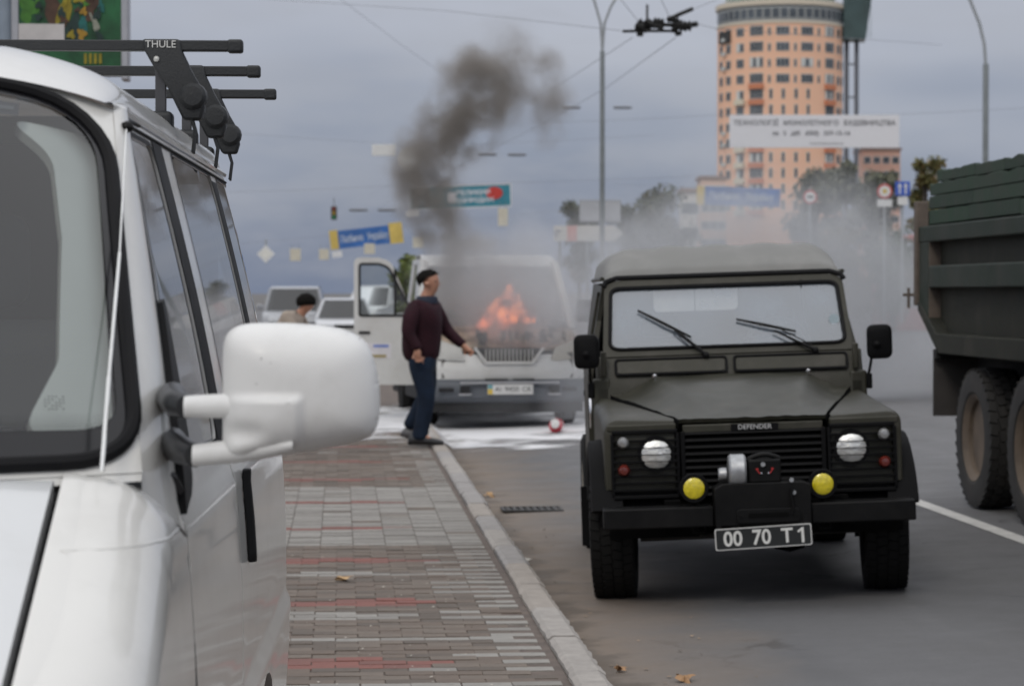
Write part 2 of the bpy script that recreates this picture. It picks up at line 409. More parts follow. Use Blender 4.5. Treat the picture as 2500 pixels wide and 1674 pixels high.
# painted lane dashes
PAINT = pm('road_paint', (.62, .61, .58), .7, var=.12, scale=7, dirt=(.2, .2, .2), damt=.5, dscale=9)
for i, (y0, y1) in enumerate(((13.2, 18.35), (30.5, 33.5), (45, 48), (60, 63), (75, 78))):
    xx = 4.33; tag(obj('lane_dash', MB().grid(lambda a, b: (xx-.06+.12*a, y0+(y1-y0)*b, road_z(xx-.06+.12*a)+.004), 1, 6), PAINT, road, smooth=None))
# white extinguisher powder over road and kerb in front of the burning van
def powder_mat():
    m = bpy.data.materials.new('powder'); m.use_nodes = True; nt = m.node_tree; N = nt.nodes; L = nt.links; b = N['Principled BSDF']
    b.inputs['Base Color'].default_value = (.74, .74, .75, 1); b.inputs['Roughness'].default_value = .95
    tc = N.new('ShaderNodeTexCoord'); n = N.new('ShaderNodeTexNoise'); n.inputs['Scale'].default_value = .9; n.inputs['Detail'].default_value = 7; n.inputs['Roughness'].default_value = .62; L.new(tc.outputs['Object'], n.inputs['Vector'])
    ln = N.new('ShaderNodeVectorMath'); ln.operation = 'LENGTH'; mp = N.new('ShaderNodeMapping'); mp.inputs['Scale'].default_value = (.42, .23, 1); L.new(tc.outputs['Object'], mp.inputs[0]); L.new(mp.outputs[0], ln.inputs[0])
    s = N.new('ShaderNodeMath'); s.operation = 'SUBTRACT'; L.new(n.outputs[0], s.inputs[0]); q = N.new('ShaderNodeMath'); q.operation = 'MULTIPLY'; L.new(ln.outputs['Value'], q.inputs[0]); q.inputs[1].default_value = .385; L.new(q.outputs[0], s.inputs[1])
    r = N.new('ShaderNodeMapRange'); L.new(s.outputs[0], r.inputs[0]); r.inputs[1].default_value = .10; r.inputs[2].default_value = .26; r.inputs[4].default_value = .95; L.new(r.outputs[0], b.inputs['Alpha'])
    return m
pw = obj('extinguisher_powder', MB().grid(lambda a, b: (-2.6+5.2*a, -4.6+9.2*b, (road_z(1.6-2.6+5.2*a)+.008) if 1.6-2.6+5.2*a > 1.12 else (.142 if 1.6-2.6+5.2*a > .9 else .110)), 26, 20), powder_mat(), smooth=None)
pw.location = (1.6, 30.2, 0); tag(pw, 'thin white extinguisher powder spilled on road before the burning van', 'powder', kind='stuff')
# ------------------------------------------------------------------ white van in the foreground
def lerp(a, b, t): return a+(b-a)*t
def interp(x, X, Y):
    if x <= X[0]: return Y[0]
    for i in range(len(X)-1):
        if x <= X[i+1]: return lerp(Y[i], Y[i+1], (x-X[i])/(X[i+1]-X[i]))
    return Y[-1]
def sm(t): t = max(0, min(1, t)); return t*t*(3-2*t)
def zhead(s): return 1.985+.055*(1-(1-s)**5)+.036*s
def build_van():
    UC, VC, Z0 = -1.30, 5.1, PZ            # middle of the van in its own frame
    rot = -(YAW-math.atan(241/6000))
    Mz = Matrix.Rotation(rot, 3, 'Z')
    root = thing('white_van', 'white van in the foreground with black roof bars and a big white door mirror', 'van', Mz @ Vector((UC, VC, Z0)), rot)
    def T(mb): return mb.map(lambda p: (p[0]-UC, p[1]-VC, p[2]-Z0))
    WH = pm('van_white', (.695, .69, .66), .36, coat=.9, crough=.09, var=.03, scale=3, rvar=.2, dirt=(.44, .43, .40), damt=.32, dscale=2.6)
    WHC = pm('van_white_clean', (.76, .76, .745), .45, coat=.08, var=.02, scale=5, dirt=(.46, .45, .42), damt=.3, dscale=7)
    GAP = pm('van_gap', (.012, .012, .013), .8)
    SEAL = pm('window_seal', (.009, .009, .010), .6, spec=.15)
    FRIT = pm('frit', (.010, .010, .012), .15, var=.1, spec=.45)
    GL = glass('van_glass', (.80, .84, .84), 1.5, boost=.03)
    GLD = glass('van_side_glass', (.22, .24, .25), 1.55, boost=.03)
    ZS = [.2, .40, .60, .80, .826, .842, 1.05, 1.293, 1.312, 1.36, 1.6, 1.8, 1.95, 2.02]
    US = [-.40, -.368, -.350, -.338, -.338, -.352, -.350, -.366, -.379, -.384, -.428, -.474, -.512, -.532]
    def su(v, z):
        u = (interp(z-.012, ZS, US)+interp(z, ZS, US)*2+interp(z+.012, ZS, US))/4 if abs(z-1.30) < .05 or abs(z-.83) < .05 else (interp(z-.07, ZS, US)+interp(z-.035, ZS, US)+interp(z, ZS, US)+interp(z+.035, ZS, US)+interp(z+.07, ZS, US))/5
        if v < 3.45: u -= .55*(3.45-v)**2
        if v > 6.75: u -= .10*((v-6.75)/.4)**2.5
        return u
    def side(off=0.0): return lambda v, z: (su(v, z)+off, v, z)
    def vdoor(z): return lerp(3.985, 4.47, (z-1.33)/.67) if z > 1.33 else 3.985
    HEAD = 1.985
    # windows in (v, z)
    w1 = rounded([(4.12, 1.385), (4.87, 1.385), (4.87, 1.955), (4.49, 1.955)], [.02, .03, .05, .05])
    w2 = rounded([(5.25, 1.42), (6.29, 1.42), (6.29, 1.965), (5.25, 1.965)], .05)
    w3 = rounded([(6.44, 1.42), (6.99, 1.42), (6.93, 1.965), (6.44, 1.965)], .05)
    g = .004
    door = [(3.985+g, .42), (5.07-g, .42), (5.07-g, HEAD), (4.455+g, HEAD), (3.985+g, 1.33)]
    rearp = [(5.07+g, .42), (7.10, .42), (7.10, HEAD), (5.07+g, HEAD)]
    arch = [(5.75+.40*math.cos(a), .42+.36*math.sin(a)) for a in [math.pi*i/12 for i in range(13)]]
    rearp2 = [(5.07+g, .42), (5.30, .42)]+arch[::-1][1:-1]+[(6.20, .42), (7.10, .42), (7.10, HEAD), (5.07+g, HEAD)]
    for mirror in (0, 1):
        PEND = []
        def put(name, mb, m, par=root, **k):
            if mirror: mb.flip(UC)
            return obj(name, T(mb), m, par, **k)
        d = put('front_door', patch(door, [w1], side(), .026, .02), WH, smooth=30)
        put('window_seal', patch(grow(w1, .010), [w1], side(.0012), .04), SEAL, d)
        put('pane', patch(w1, [], side(-.003), .06), GLD, d, smooth=30)
        put('pillar_trim', patch([(4.874, 1.36), (5.055, 1.36), (5.055, 1.972), (4.874, 1.972)], [], side(.0018), .06), SEAL, d)
        b = put('side_panel', patch(rearp2, [w2, w3], side(), .026, .02), WH, smooth=30)
        for wn in (w2, w3):
            pn = put('side_window', patch(wn, [], side(-.002), .06), GLD, smooth=30)
            put('window_seal', patch(grow(wn, .012), [wn], side(.0012), .04), SEAL, pn)
        put('pillar_trim', patch([(6.30, 1.43), (6.43, 1.43), (6.43, 1.955), (6.30, 1.955)], [], side(.0015), .06), SEAL)
        if not mirror:   # upright black pull handle of the sliding door
            h = put('door_handle', MB().loft([[(su(5.27, z)+dx, 5.27+dy, z+.02) for dx, dy in ((0, -.02), (.018, -.014*k), (.018, .014*k), (0, .02))] for z, k in ((1.075, .3), (1.095, 1), (1.16, 1), (1.25, 1), (1.275, 1))]), BLACK, smooth=None, bev=.004)
        # fender
        def fen(a, b_):
            v = lerp(2.86, 3.978, b_)
            zt = 1.398-.50*max(0, 3.735-v)-.18*max(0, 3.25-v)**2*4
            if v > 3.735: zt = 1.398-.02*(v-3.735)
            r = .13; us = su(v, min(zt-r, 1.29))
            if a < .35: u = lerp(-.528, us-r, a/.35); return (u, v, zt-.006*(a/.35)**2)
            if a < .65:
                q = (a-.35)/.3*math.pi/2; return (us-r+r*math.sin(q), v, zt-.006-r+r*math.cos(q))
            z = lerp(zt-.006-r, .80, (a-.65)/.35); return (su(v, z) if z < 1.29 else lerp(us, su(v, z), .0), v, z)
        put('front_fender', MB().grid(fen, 80, 60), WH, smooth=28)
        # raised belt crease that runs round the fender
        zc = 1.300; bc = (3.539-2.86)/1.118; path = [Vector(fen(a, bc))+Vector((0, .0008, -.0016)) for a in (.04, .10, .16, .22, .28)]
        for k in range(19):
            b_ = bc+(.999-bc)*((k+1)/19)**1.6
            for q in range(400):
                p = Vector(fen(.2+.8*q/400, b_))
                if p.z <= zc: path.append(p+Vector((-.0012, .0006, -.0008))); break
        put('belt_crease', MB().tube(path, [.0006, .0014, .0020, .0024, .0027]+[.0030]*(len(path)-5), 8), WH, smooth=60)
        def corner(a, b_):
            t = a; A = Vector(pil(t, 1)); v = lerp(4.66, 4.3305, t); vf = 4.335
            B = Vector(roof(0, lerp(.12, 0, t)))+Vector((0, 0, .001))
            q = A.lerp(B, b_); return q+Vector((.006, -.003, .004))*math.sin(math.pi*b_)
        PEND.append(lambda: put('roof_corner', MB().grid(corner, 12, 6), WH, smooth=60))
        # belt crease that runs round the fender
        # a pillar from door edge to windscreen edge
        def pil(a, b_):
            z = lerp(1.275, HEAD+.012, b_); t = (z-1.33)/.67
            vd = vdoor(z)-.004; p0 = Vector((su(vd, z), vd, z))
            p1 = Vector(wsh(0, max(0, (z-1.405)/.585), raw=True)); p1.y = max(p1.y, 3.79); p1.z = min(p1.z, z+.07)
            mid = (p0+p1)/2+Vector((.034, -.036, 0))
            q = p0*(1-a)**2+mid*2*a*(1-a)+p1*a*a
            return q
        def wsh(a, b_, raw=False, off=0):
            """windscreen surface: a 0 at this side .. 1 at the middle, b 0 cowl .. 1 header"""
            s = a**1.0
            c0 = Vector((lerp(-.418, UC, s), 3.80-.23*(1-(1-s)**2), 1.404-.012*s))
            c1 = Vector((lerp(-.524, UC, s), 4.335-.16*(1-(1-s)**2), zhead(s)))
            p = c0.lerp(c1, b_); bow = math.sin(math.pi*min(1, max(0, b_)))*.022
            return p+Vector((0, -.75, .66))*(bow+off)
        put('windscreen_pillar', MB().grid(pil, 8, 14), WH, smooth=60)
        put('gap_strip', MB().tube([(su(vdoor(z), z)-.012, vdoor(z), z) for z in (.45, .8, 1.1, 1.33, 1.5, 1.7, 1.9, 1.99)], .014, 6), GAP)
        put('cowl_gap', MB().tube([(-.405, 3.86, 1.392), (-.385, 3.93, 1.376), (-.379, 3.98, 1.352)], .010, 6), GAP)
        # roof: gutter, shoulder, raised panel
        def roof(a, b_):
            q = math.pi/2*a
            s = max(0, min(1, ((-.575+(UC+.575)*(1-math.cos(q)))+.540)/(UC+.540))); vf = 4.335-.16*(1-(1-s)**2); zf = zhead(s)
            v = lerp(vf-.004, 7.12, b_)
            s = a
            ug = su(max(v, 4.47), HEAD)-.012; ug -= .004*sm((4.6-v)/.3)
            u = lerp(ug, UC, 1-math.cos(q)) if s < 1 else UC
            zz = HEAD+.022+.158*math.sin(q)**.80
            u = ug+(UC-ug)*(1-math.cos(q))
            dist = v-vf
            z = lerp(zf+.003, zz, math.sin(math.pi/2*min(1, max(0, dist)/.36))**.9)
            z -= .06*sm((v-6.85)/.28)**2
            rib = abs(u+.78); z -= .010*math.exp(-(rib/.018)**2)*sm(dist/.10)      # pressed groove beside the raised panel
            return (u, v, z)
        put('roof_half', MB().grid(roof, 60, 60), WH, smooth=40)
        for f in PEND: f()
        put('roof_gutter', MB().tube([(su(v, HEAD)+.000, v, HEAD+.010) for v in (4.45, 4.8, 5.5, 6.2, 6.8, 7.08)], .008, 6), WH)
        put('gutter_seal', MB().tube([(su(v, HEAD-.02)+.001, v, HEAD-.012) for v in (4.47, 4.8, 5.5, 6.2, 6.8, 7.08)], .003, 6), SEAL)
        # door frame opening line at the front top corner
        put('door_seal', MB().tube([(su(vdoor(z), z)+.003, vdoor(z)-.006, z) for z in (1.36, 1.5, 1.7, 1.85, 1.95)]+[(su(4.50, 1.98)+.001, 4.50, 1.983), (su(4.7, 1.98)+.001, 4.7, 1.986)], .0025, 6), SEAL)
        # wheels
        for v in (3.74, 5.75):
            wh = put('wheel', MB().lathe([(.19, -.09), (.29, -.10), (.325, -.07), (.33, 0), (.325, .07), (.29, .10), (.19, .09)], 28, (-.47, v, Z0+.33), 'X', ring=True), RUBBER)
            put('rim', MB().lathe([(.0, .05), (.10, .06), (.18, .085), (.195, .095), (.195, -.05), (0, -.05)], 24, (-.47, v, Z0+.33), 'X'), pm('steel_rim', (.5, .5, .5), .4, metal=.8), wh)
        put('headlamp', MB().b2((-.75, 2.74, .80), (-.42, 2.84, .96)), pm('van_lamp', (.8, .8, .8), .1, coat=1), bev=.02)
    def wsh2(x, y, off=0):
        """x -1 .. 1 over the whole width"""
        s = 1-abs(x); b_ = y
        c0 = Vector((lerp(-.418, UC, s), 3.80-.23*(1-(1-s)**2), 1.404-.012*s))
        c1 = Vector((lerp(-.524, UC, s), 4.335-.16*(1-(1-s)**2), zhead(s)))
        p = c0.lerp(c1, b_)+Vector((0, -.75, .66))*(math.sin(math.pi*min(1, max(0, b_)))*.022+off)
        if x < 0: p.x = 2*UC-p.x
        return p
    outer = rounded([(-.995, .012), (.995, .012), (.985, .985), (-.985, .985)], [.12, .12, .20, .20], 8)
    inner = rounded([(-.966, .085), (.966, .085), (.958, .955), (-.958, .955)], [.07, .07, .16, .16], 8)
    obj('screen_surround', T(patch([(-1.0, -.014), (1.0, -.014), (1.0, 1.015), (-1.0, 1.015)], [outer], lambda a, b: wsh2(a, b, -.002), .05)), WH, root, smooth=60)
    ws = obj('windscreen', T(patch(outer, [], lambda a, b: wsh2(a, b), .05)), GL, root, smooth=60)
    obj('frit_border', T(patch(outer, [inner], lambda a, b: wsh2(a, b, .003), .05)), FRIT, ws, smooth=60)
    obj('windscreen_seal', T(bead(outer, lambda a, b: wsh2(a, b, .003), .013, .05, 8)), SEAL, ws)
    # dots that fade the border out
    dots = MB()
    for i in range(320):
        for j in range(6):
            x = -.94+1.88*i/319; y = .090+.0058*j; p = wsh2(x+(.003 if j % 2 else 0), y, .0035); r = .0017-.0002*j
            dots.add([p+Vector((r*math.cos(q), -.2*r, 0))+Vector((0, .62, .78))*(r*math.sin(q)) for q in [k*math.pi/3 for k in range(6)]], [(0, 1, 2, 3, 4, 5)])
    tag(obj('frit_dots', T(dots), FRIT, ws, smooth=None), kind='stuff')
    # small etched maker's block near the lower corner, and the dark tint label
    gm = MB()
    for i in range(5):
        for j in range(6):
            if (i*7+j*5) % 4: gm.add([wsh2(  .845+.006*j+dx, .130+.007*i+dy, .004) for dx, dy in ((0, 0), (.004, 0), (.003, .003), (.001, .003))], [(0, 1, 2, 3)])
    tag(obj('glass_mark', T(gm), pm('etched', (.10, .11, .11), .7), ws), kind='stuff')
    obj('cowl_panel', T(MB().grid(lambda a, b: wsh2(lerp(-1, 1, a), -.010, -.004)+Vector((0, -.012, -.014))*b, 40, 4)), WH, root, smooth=60)
    lb = obj('screen_label', T(patch([(.742, .900), (.800, .905), (.800, .945), (.742, .940)], [], lambda a, b: wsh2(a, b, -.004), .03)), pm('label_slate', (.045, .05, .065), .4), ws)
    obj('label_print', T(patch([(.752, .915), (.790, .918), (.790, .930), (.752, .927)], [], lambda a, b: wsh2(a, b, -.002), .03)), pm('label_pale', (.13, .14, .16), .5), lb)
    # inside: pale pillar trim, dash, head lining, seats
    TR = pm('trim_grey', (.72, .74, .71), .7, var=.06, scale=2)
    DK = pm('cabin_dark', (.03, .033, .037), .8)
    trim = rounded([(.915, .10), (.80, .11), (.868, .28), (.880, .60), (.865, .84), (.77, .93), (.965, .93), (.958, .80), (.955, .14)], [.03, .06, .08, .1, .12, .02, .05, .05, .02], 5)
    obj('pillar_lining', T(patch(trim, [], lambda a, b: wsh2(a, b, -.035), .03, .02)), TR, root, smooth=60)
    obj('dashboard', T(MB().loft([[(UC-.78, v, z), (UC+.78, v, z), (UC+.78, v+.02, z-.20), (UC-.78, v+.02, z-.20)] for v, z in ((3.88, 1.36), (3.97, 1.44), (4.25, 1.44), (4.35, 1.33))])), DK, root, bev=.02)
    for s in (-.45, .45):
        st = obj('front_seat', T(MB().b2((UC+s-.24, 4.55, .95), (UC+s+.24, 4.70, 1.62))), DK, root, bev=.06, seg=3)
        obj('headrest', T(MB().b2((UC+s-.13, 4.60, 1.64), (UC+s+.13, 4.70, 1.82))), DK, st, bev=.04, seg=3)
    obj('head_lining', T(MB().b2((UC-.74, 4.42, 1.975), (UC+.74, 6.95, 1.985))), pm('lining', (.22, .23, .24), .9), root)
    obj('cabin_floor', T(MB().b2((UC-.86, 3.3, .45), (UC+.86, 7.0, .50))), DK, root)
    obj('bulkhead', T(MB().b2((UC-.76, 5.0, .5), (UC+.76, 5.03, 1.97))), DK, root)  # unseen partition, raised to the roof to block light from the rear windows
    # bonnet, front, bumper, tail
    def hood(a, b_):
        v = lerp(2.86, 3.80, b_); x = lerp(-1, 1, a); hw = .757
        zt = 1.398-.50*max(0, 3.735-v)-.18*max(0, 3.25-v)**2*4
        return (UC+x*hw, v-.20*(1-x*x), zt+.004-.010*(x*x))
    hd = obj('bonnet', T(MB().grid(hood, 30, 24)), pm('bonnet_white', (.645, .66, .665), .33, coat=.9, crough=.1, var=.03, scale=3, dirt=(.5, .5, .48), damt=.25, dscale=5), root, smooth=60)
    obj('bonnet_edge', T(MB().grid(lambda a, b: Vector(hood(1, b))+Vector((.001, 0, -.03*a)), 1, 24)), WHC, hd)
    obj('bonnet_gap', T(MB().grid(lambda a, b: Vector(hood(1, b))+Vector((-.03+.10*a, 0, -.03)), 1, 24)), GAP, root)
    obj('front_panel', T(MB().loft([[(UC-.90, 2.86, z), (UC-.5, 2.68, z), (UC+.5, 2.68, z), (UC+.90, 2.86, z), (UC+.9, 2.95, z), (UC-.9, 2.95, z)] for z in (.55, .78, .86)])), WH, root)
    obj('bumper', T(MB().loft([[(UC-.92, 2.82, z), (UC-.5, 2.58, z), (UC+.5, 2.58, z), (UC+.92, 2.82, z), (UC+.92, 3.2, z), (UC-.92, 3.2, z)] for z in (.38, .62)])), BLACK, root, bev=.03)
    obj('tail_panel', T(MB().loft([[(su(7.0, z)-.012, 7.08, z), (2*UC-su(7.0, z)+.012, 7.08, z), (2*UC-su(7.0, z)+.03, 7.14, z), (su(7.0, z)-.03, 7.14, z)] for z in (.42, .8, 1.3, 1.4)])), WH, root)
    obj('rear_window', T(MB().b2((UC-.74, 7.09, 1.40), (UC+.74, 7.10, 1.93))), GLD, root)
    # door mirror on two arms
    mroot = obj('mirror_plate', T(patch([(3.965, 1.315), (4.09, 1.335), (4.20, 1.40), (4.255, 1.66), (4.215, 1.655), (3.99, 1.36)], [], side(.014), .05, .02)), BLACK, root, smooth=40)
    D0 = 3.74; S = 6000/D0
    ca, sa = math.cos(-rot), math.sin(-rot)
    def im(px, py, dv=0):
        """mirror outline measured on its own plane, in van coordinates"""
        v = D0+dv; return ((px-1009)/S, v, CAMH-(py-715)/S)
    out = smooth_loop([(546, 870), (552, 825), (575, 799), (620, 789), (720, 790), (810, 799), (868, 818), (902, 852), (922, 920), (927, 990), (920, 1040), (895, 1070), (820, 1089), (720, 1106), (620, 1121), (570, 1122), (547, 1100), (545, 1040), (545, 960)], 6)
    cx, cyy = 738, 955
    def rad(p):
        """0 in the middle .. 1 on the outline along a ray"""
        dx, dy = p[0]-cx, p[1]-cyy; best = 9e9
        n = len(out)
        for i in range(n):
            x1, y1 = out[i][0]-cx, out[i][1]-cyy; x2, y2 = out[(i+1) % n][0]-cx, out[(i+1) % n][1]-cyy
            den = dx*(y2-y1)-dy*(x2-x1)
            if abs(den) < 1e-9: continue
            t = (x1*(y2-y1)-y1*(x2-x1))/den; s_ = (x1*dy-y1*dx)/den
            if t > 1e-6 and -1e-6 <= s_ <= 1+1e-6: best = min(best, t)
        return min(1, 1/best) if best < 9e8 else 0
    def head(px, py):
        r = rad((px, py)); d = .075*(1-r**3.0)**.5
        e = max(abs(px-560)/185, abs(py-1046)/86) if px > 560 else abs(py-1046)/86
        br = sm((745-px)/22+.2)*sm((1128-py)/14)*sm((py-960)/12)          # raised panel that carries the arms
        chan = sm((690-px)/60)*math.exp(-((py-1052)/24)**2)
        d += .011*br*(1-r**8)-.020*chan*(1-r**8)*sm((700-px)/120)
        return im(px, py, -d)
    hm = patch(out, [], head, 9)
    hm.add([im(p[0], p[1], .045) for p in resample(out, 9)], [])
    n0 = len(hm.v)-len(resample(out, 9)); k = len(resample(out, 9)); hm.f.append(tuple(range(n0, n0+k)))
    hm.f += [(i, (i+1) % k, n0+(i+1) % k, n0+i) for i in range(k)]
    mh = obj('mirror_head', T(hm), WHC, root, smooth=50)
    obj('mirror_glass', T(MB().add([Vector(im(lerp(cx, p[0], .93), lerp(cyy, p[1], .93), .048)) for p in out], [tuple(range(len(out)))])), pm('mirror_silver', (.8, .8, .8), .02, metal=1), mh)
    def arm(pts, h, t):
        rings = []
        for (px, py, dv, hh) in pts:
            c = Vector(im(px, py, dv)); rings.append([c+Vector((0, -math.cos(q)*t, math.sin(q)*hh)) for q in [i*math.pi/8 for i in range(16)]])
        return MB().loft(rings)
    for pts in ([(450, 993, .02, .0165), (500, 990, .0, .0175), (548, 988, -.02, .0185), (585, 988, -.035, .019), (660, 990, -.048, .018), (730, 994, -.05, .012)],
                [(470, 1112, .02, .0165), (520, 1105, .0, .017), (570, 1098, -.02, .018), (640, 1090, -.04, .017), (720, 1078, -.05, .010)]):
        obj('mirror_arm', T(arm(pts, 0, .022)), WHC, mh, smooth=50)
        p0 = pts[0]
        a, b_ = Vector(im(p0[0]-20, p0[1]-4, .05)), Vector(im(p0[0]+6, p0[1], .02))
        obj('arm_joint', T(MB().tube([Vector((-.392, 4.02, a.z+.004)), Vector((-.386, 3.93, a.z+.003)), a-Vector((.008, -.04, 0)), a, b_], [.023, .023, .022, .020, .0182], 12)), pm('joint_grey', (.022, .023, .026), .4), mh, smooth=50)
        sc = MB()
        for q in range(14):
            rr2 = random.Random(q); c = Vector(im(p0[0]+rr2.uniform(-2, 8), p0[1]+rr2.uniform(-20, 22), -.021+.02*0)); c.y = D0+.0195-.021-.0012
            sz = rr2.uniform(.0012, .0035); sc.add([c+Vector((rr2.uniform(-1, 1)*sz, 0, rr2.uniform(-1, 1)*sz)) for _ in range(4)], [(0, 1, 2, 3)])
    # aerial along the pillar
    a0, a1, a2 = Vector((-.470, 3.775, 1.395)), Vector((-.4705, 4.02, 1.60)), Vector((-.517, 4.44, 1.975))
    ae = obj('aerial', T(MB().tube([Vector(((252-1009)/6000*3.70, 3.70, CAMH-(1150-715)/6000*3.70)), Vector(((270-1009)/6000*3.80, 3.80, CAMH-(920-715)/6000*3.80))], .0038, 8).tube([Vector(((270-1009)/6000*3.80, 3.80, CAMH-(920-715)/6000*3.80)), Vector(((297-1009)/6000*4.02, 4.02, CAMH-(618-715)/6000*4.02))], .0028, 8).tube([Vector(((297-1009)/6000*4.02, 4.02, CAMH-(618-715)/6000*4.02)), Vector(((314-1009)/6000*4.30, 4.30, CAMH-(320-715)/6000*4.30))], .0017, 8)), pm('aerial_steel', (.72, .72, .70), .25, metal=1), root)
    obj('aerial_knob', T(MB().lathe([(.0, -.011), (.009, -.007), (.012, 0), (.009, .007), (0, .011)], 14, ((316-1009)/6000*4.33, 4.33, CAMH-(313-715)/6000*4.33))), BLACK, ae)
    # roof bars
    BAR = pm('bar_black', (.020, .022, .024), .55, var=.15, bump=.15, bscale=200)
    STEEL = pm('foot_steel', (.09, .09, .095), .4, metal=.6)
    for i, (v, upx) in enumerate(((5.60, 597), (6.235, 639), (6.946, 677))):
        z = 2.228; ue = (upx-1009)/6000*v
        bar = obj('roof_bar', T(MB().b2((2*UC-ue, v-.016, z-.012), (ue-.02, v+.016, z+.012))), BAR, root, bev=.003)
        obj('end_cap', T(MB().b2((ue-.035, v-.0185, z-.0155), (ue, v+.0185, z+.0145))), BAR, bar, bev=.006, seg=3)
        ug = su(v, HEAD)-.012
        for mir in (0, 1):
            def put(name, mb, m, par, **k):
                if mir: mb.flip(UC)
                return obj(name, T(mb), m, par, **k)
            ft = put('bar_foot', MB().loft([[(u0, v-t, zz), (u1, v-t, zz), (u1, v+t, zz), (u0, v+t, zz)] for u0, u1, zz, t in
                ((ug-.078, ug+.006, z+.014, .022), (ug-.072, ug+.012, z-.014, .024), (ug-.046, ug+.034, z-.060, .026), (ug-.020, ug+.056, z-.098, .026), (ug+.000, ug+.062, z-.140, .024), (ug+.014, ug+.054, z-.168, .020))]), BAR, bar, smooth=40, bev=.006)
            put('foot_cover', MB().lathe([(.0, -.038), (.022, -.037), (.030, -.028), (.032, .0), (.030, .026), (0, .03)], 16, (ug+.036, v, z-.115), 'Y'), BAR, ft)
            put('foot_arm', MB().b2((ug-.050, v-.010, HEAD+.06), (ug-.026, v+.010, z-.03)), STEEL, ft, bev=.002)
            put('foot_pad', MB().b2((ug-.070, v-.03, HEAD+.050), (ug-.01, v+.03, HEAD+.095)), BAR, ft, bev=.012, seg=3)
            put('clamp_strap', MB().tube([(ug+.026, v-.012, z-.15), (ug+.040, v-.012, HEAD+.05), (ug+.034, v-.012, HEAD+.004), (ug+.034, v+.014, HEAD+.002), (ug+.040, v+.014, HEAD+.05), (ug+.028, v+.014, z-.15)], .004, 6), BAR, ft)
        if i == 0:
            obj('maker_mark', T(text_mb('THULE', .023, Matrix.Translation((ug-.036, v-.0255, z+.001)) @ FACE, .001)), pm('mark_white', (.62, .62, .6), .5), bar, smooth=None)
            obj('rivet', T(MB().lathe([(0, -.003), (.006, -.002), (.007, 0)], 10, (ug-.045, v-.028, z-.032), 'Y')), pm('rivet', (.55, .55, .52), .4, metal=.7), bar)
    # flecks of chipped paint and grit
    ch = MB(); rr2 = random.Random(5)
    for (px, py) in ((646, 872), (634, 932), (878, 826), (668, 882)):
        r = rad((px, py)); c = Vector(head(px, py))-Vector((0, .0006, 0)); s_ = rr2.uniform(.0006, .0013)
        ch.add([c+Vector((math.cos(q)*s_*rr2.uniform(.6, 1.4), 0, math.sin(q)*s_)) for q in [k*math.pi/3 for k in range(6)]], [(0, 1, 2, 3, 4, 5)])
    tag(obj('paint_chip', T(ch), GAP, mh, smooth=None), kind='stuff')
    return root
build_van()
# ------------------------------------------------------------------ olive off-road vehicle
def tyre_mb(r, w, c, n=40, lug=.008, rows=(-.36, -.12, .12, .36)):
    """a tyre turned on the x axis with cut tread blocks"""
    m = MB().lathe([(r*.60, -w*.42), (r*.66, -w*.49), (r*.86, -w*.5), (r*.95, -w*.47), (r*.985-lug, -w*.40), (r-lug, 0), (r*.985-lug, w*.40), (r*.95, w*.47), (r*.86, w*.5), (r*.66, w*.49), (r*.60, w*.42)], n, c, 'X', ring=True)
    for k, q in enumerate(rows):
        for i in range(n):
            a = 2*math.pi*(i+.5*(k % 2))/n; rr = r*(1-.03*abs(q)*2)-lug/2-.001
            M = Matrix.Rotation(a, 4, 'X')
            bw = w*.21; bl = 2*math.pi*r/n*.86
            m.box(Vector(c)+M.to_3x3() @ Vector((q*w, 0, rr)), (bw, bl, lug+.006), M.to_3x3() @ Matrix.Rotation(.22*(1 if k % 2 else -1), 3, 'Z'))
    return m
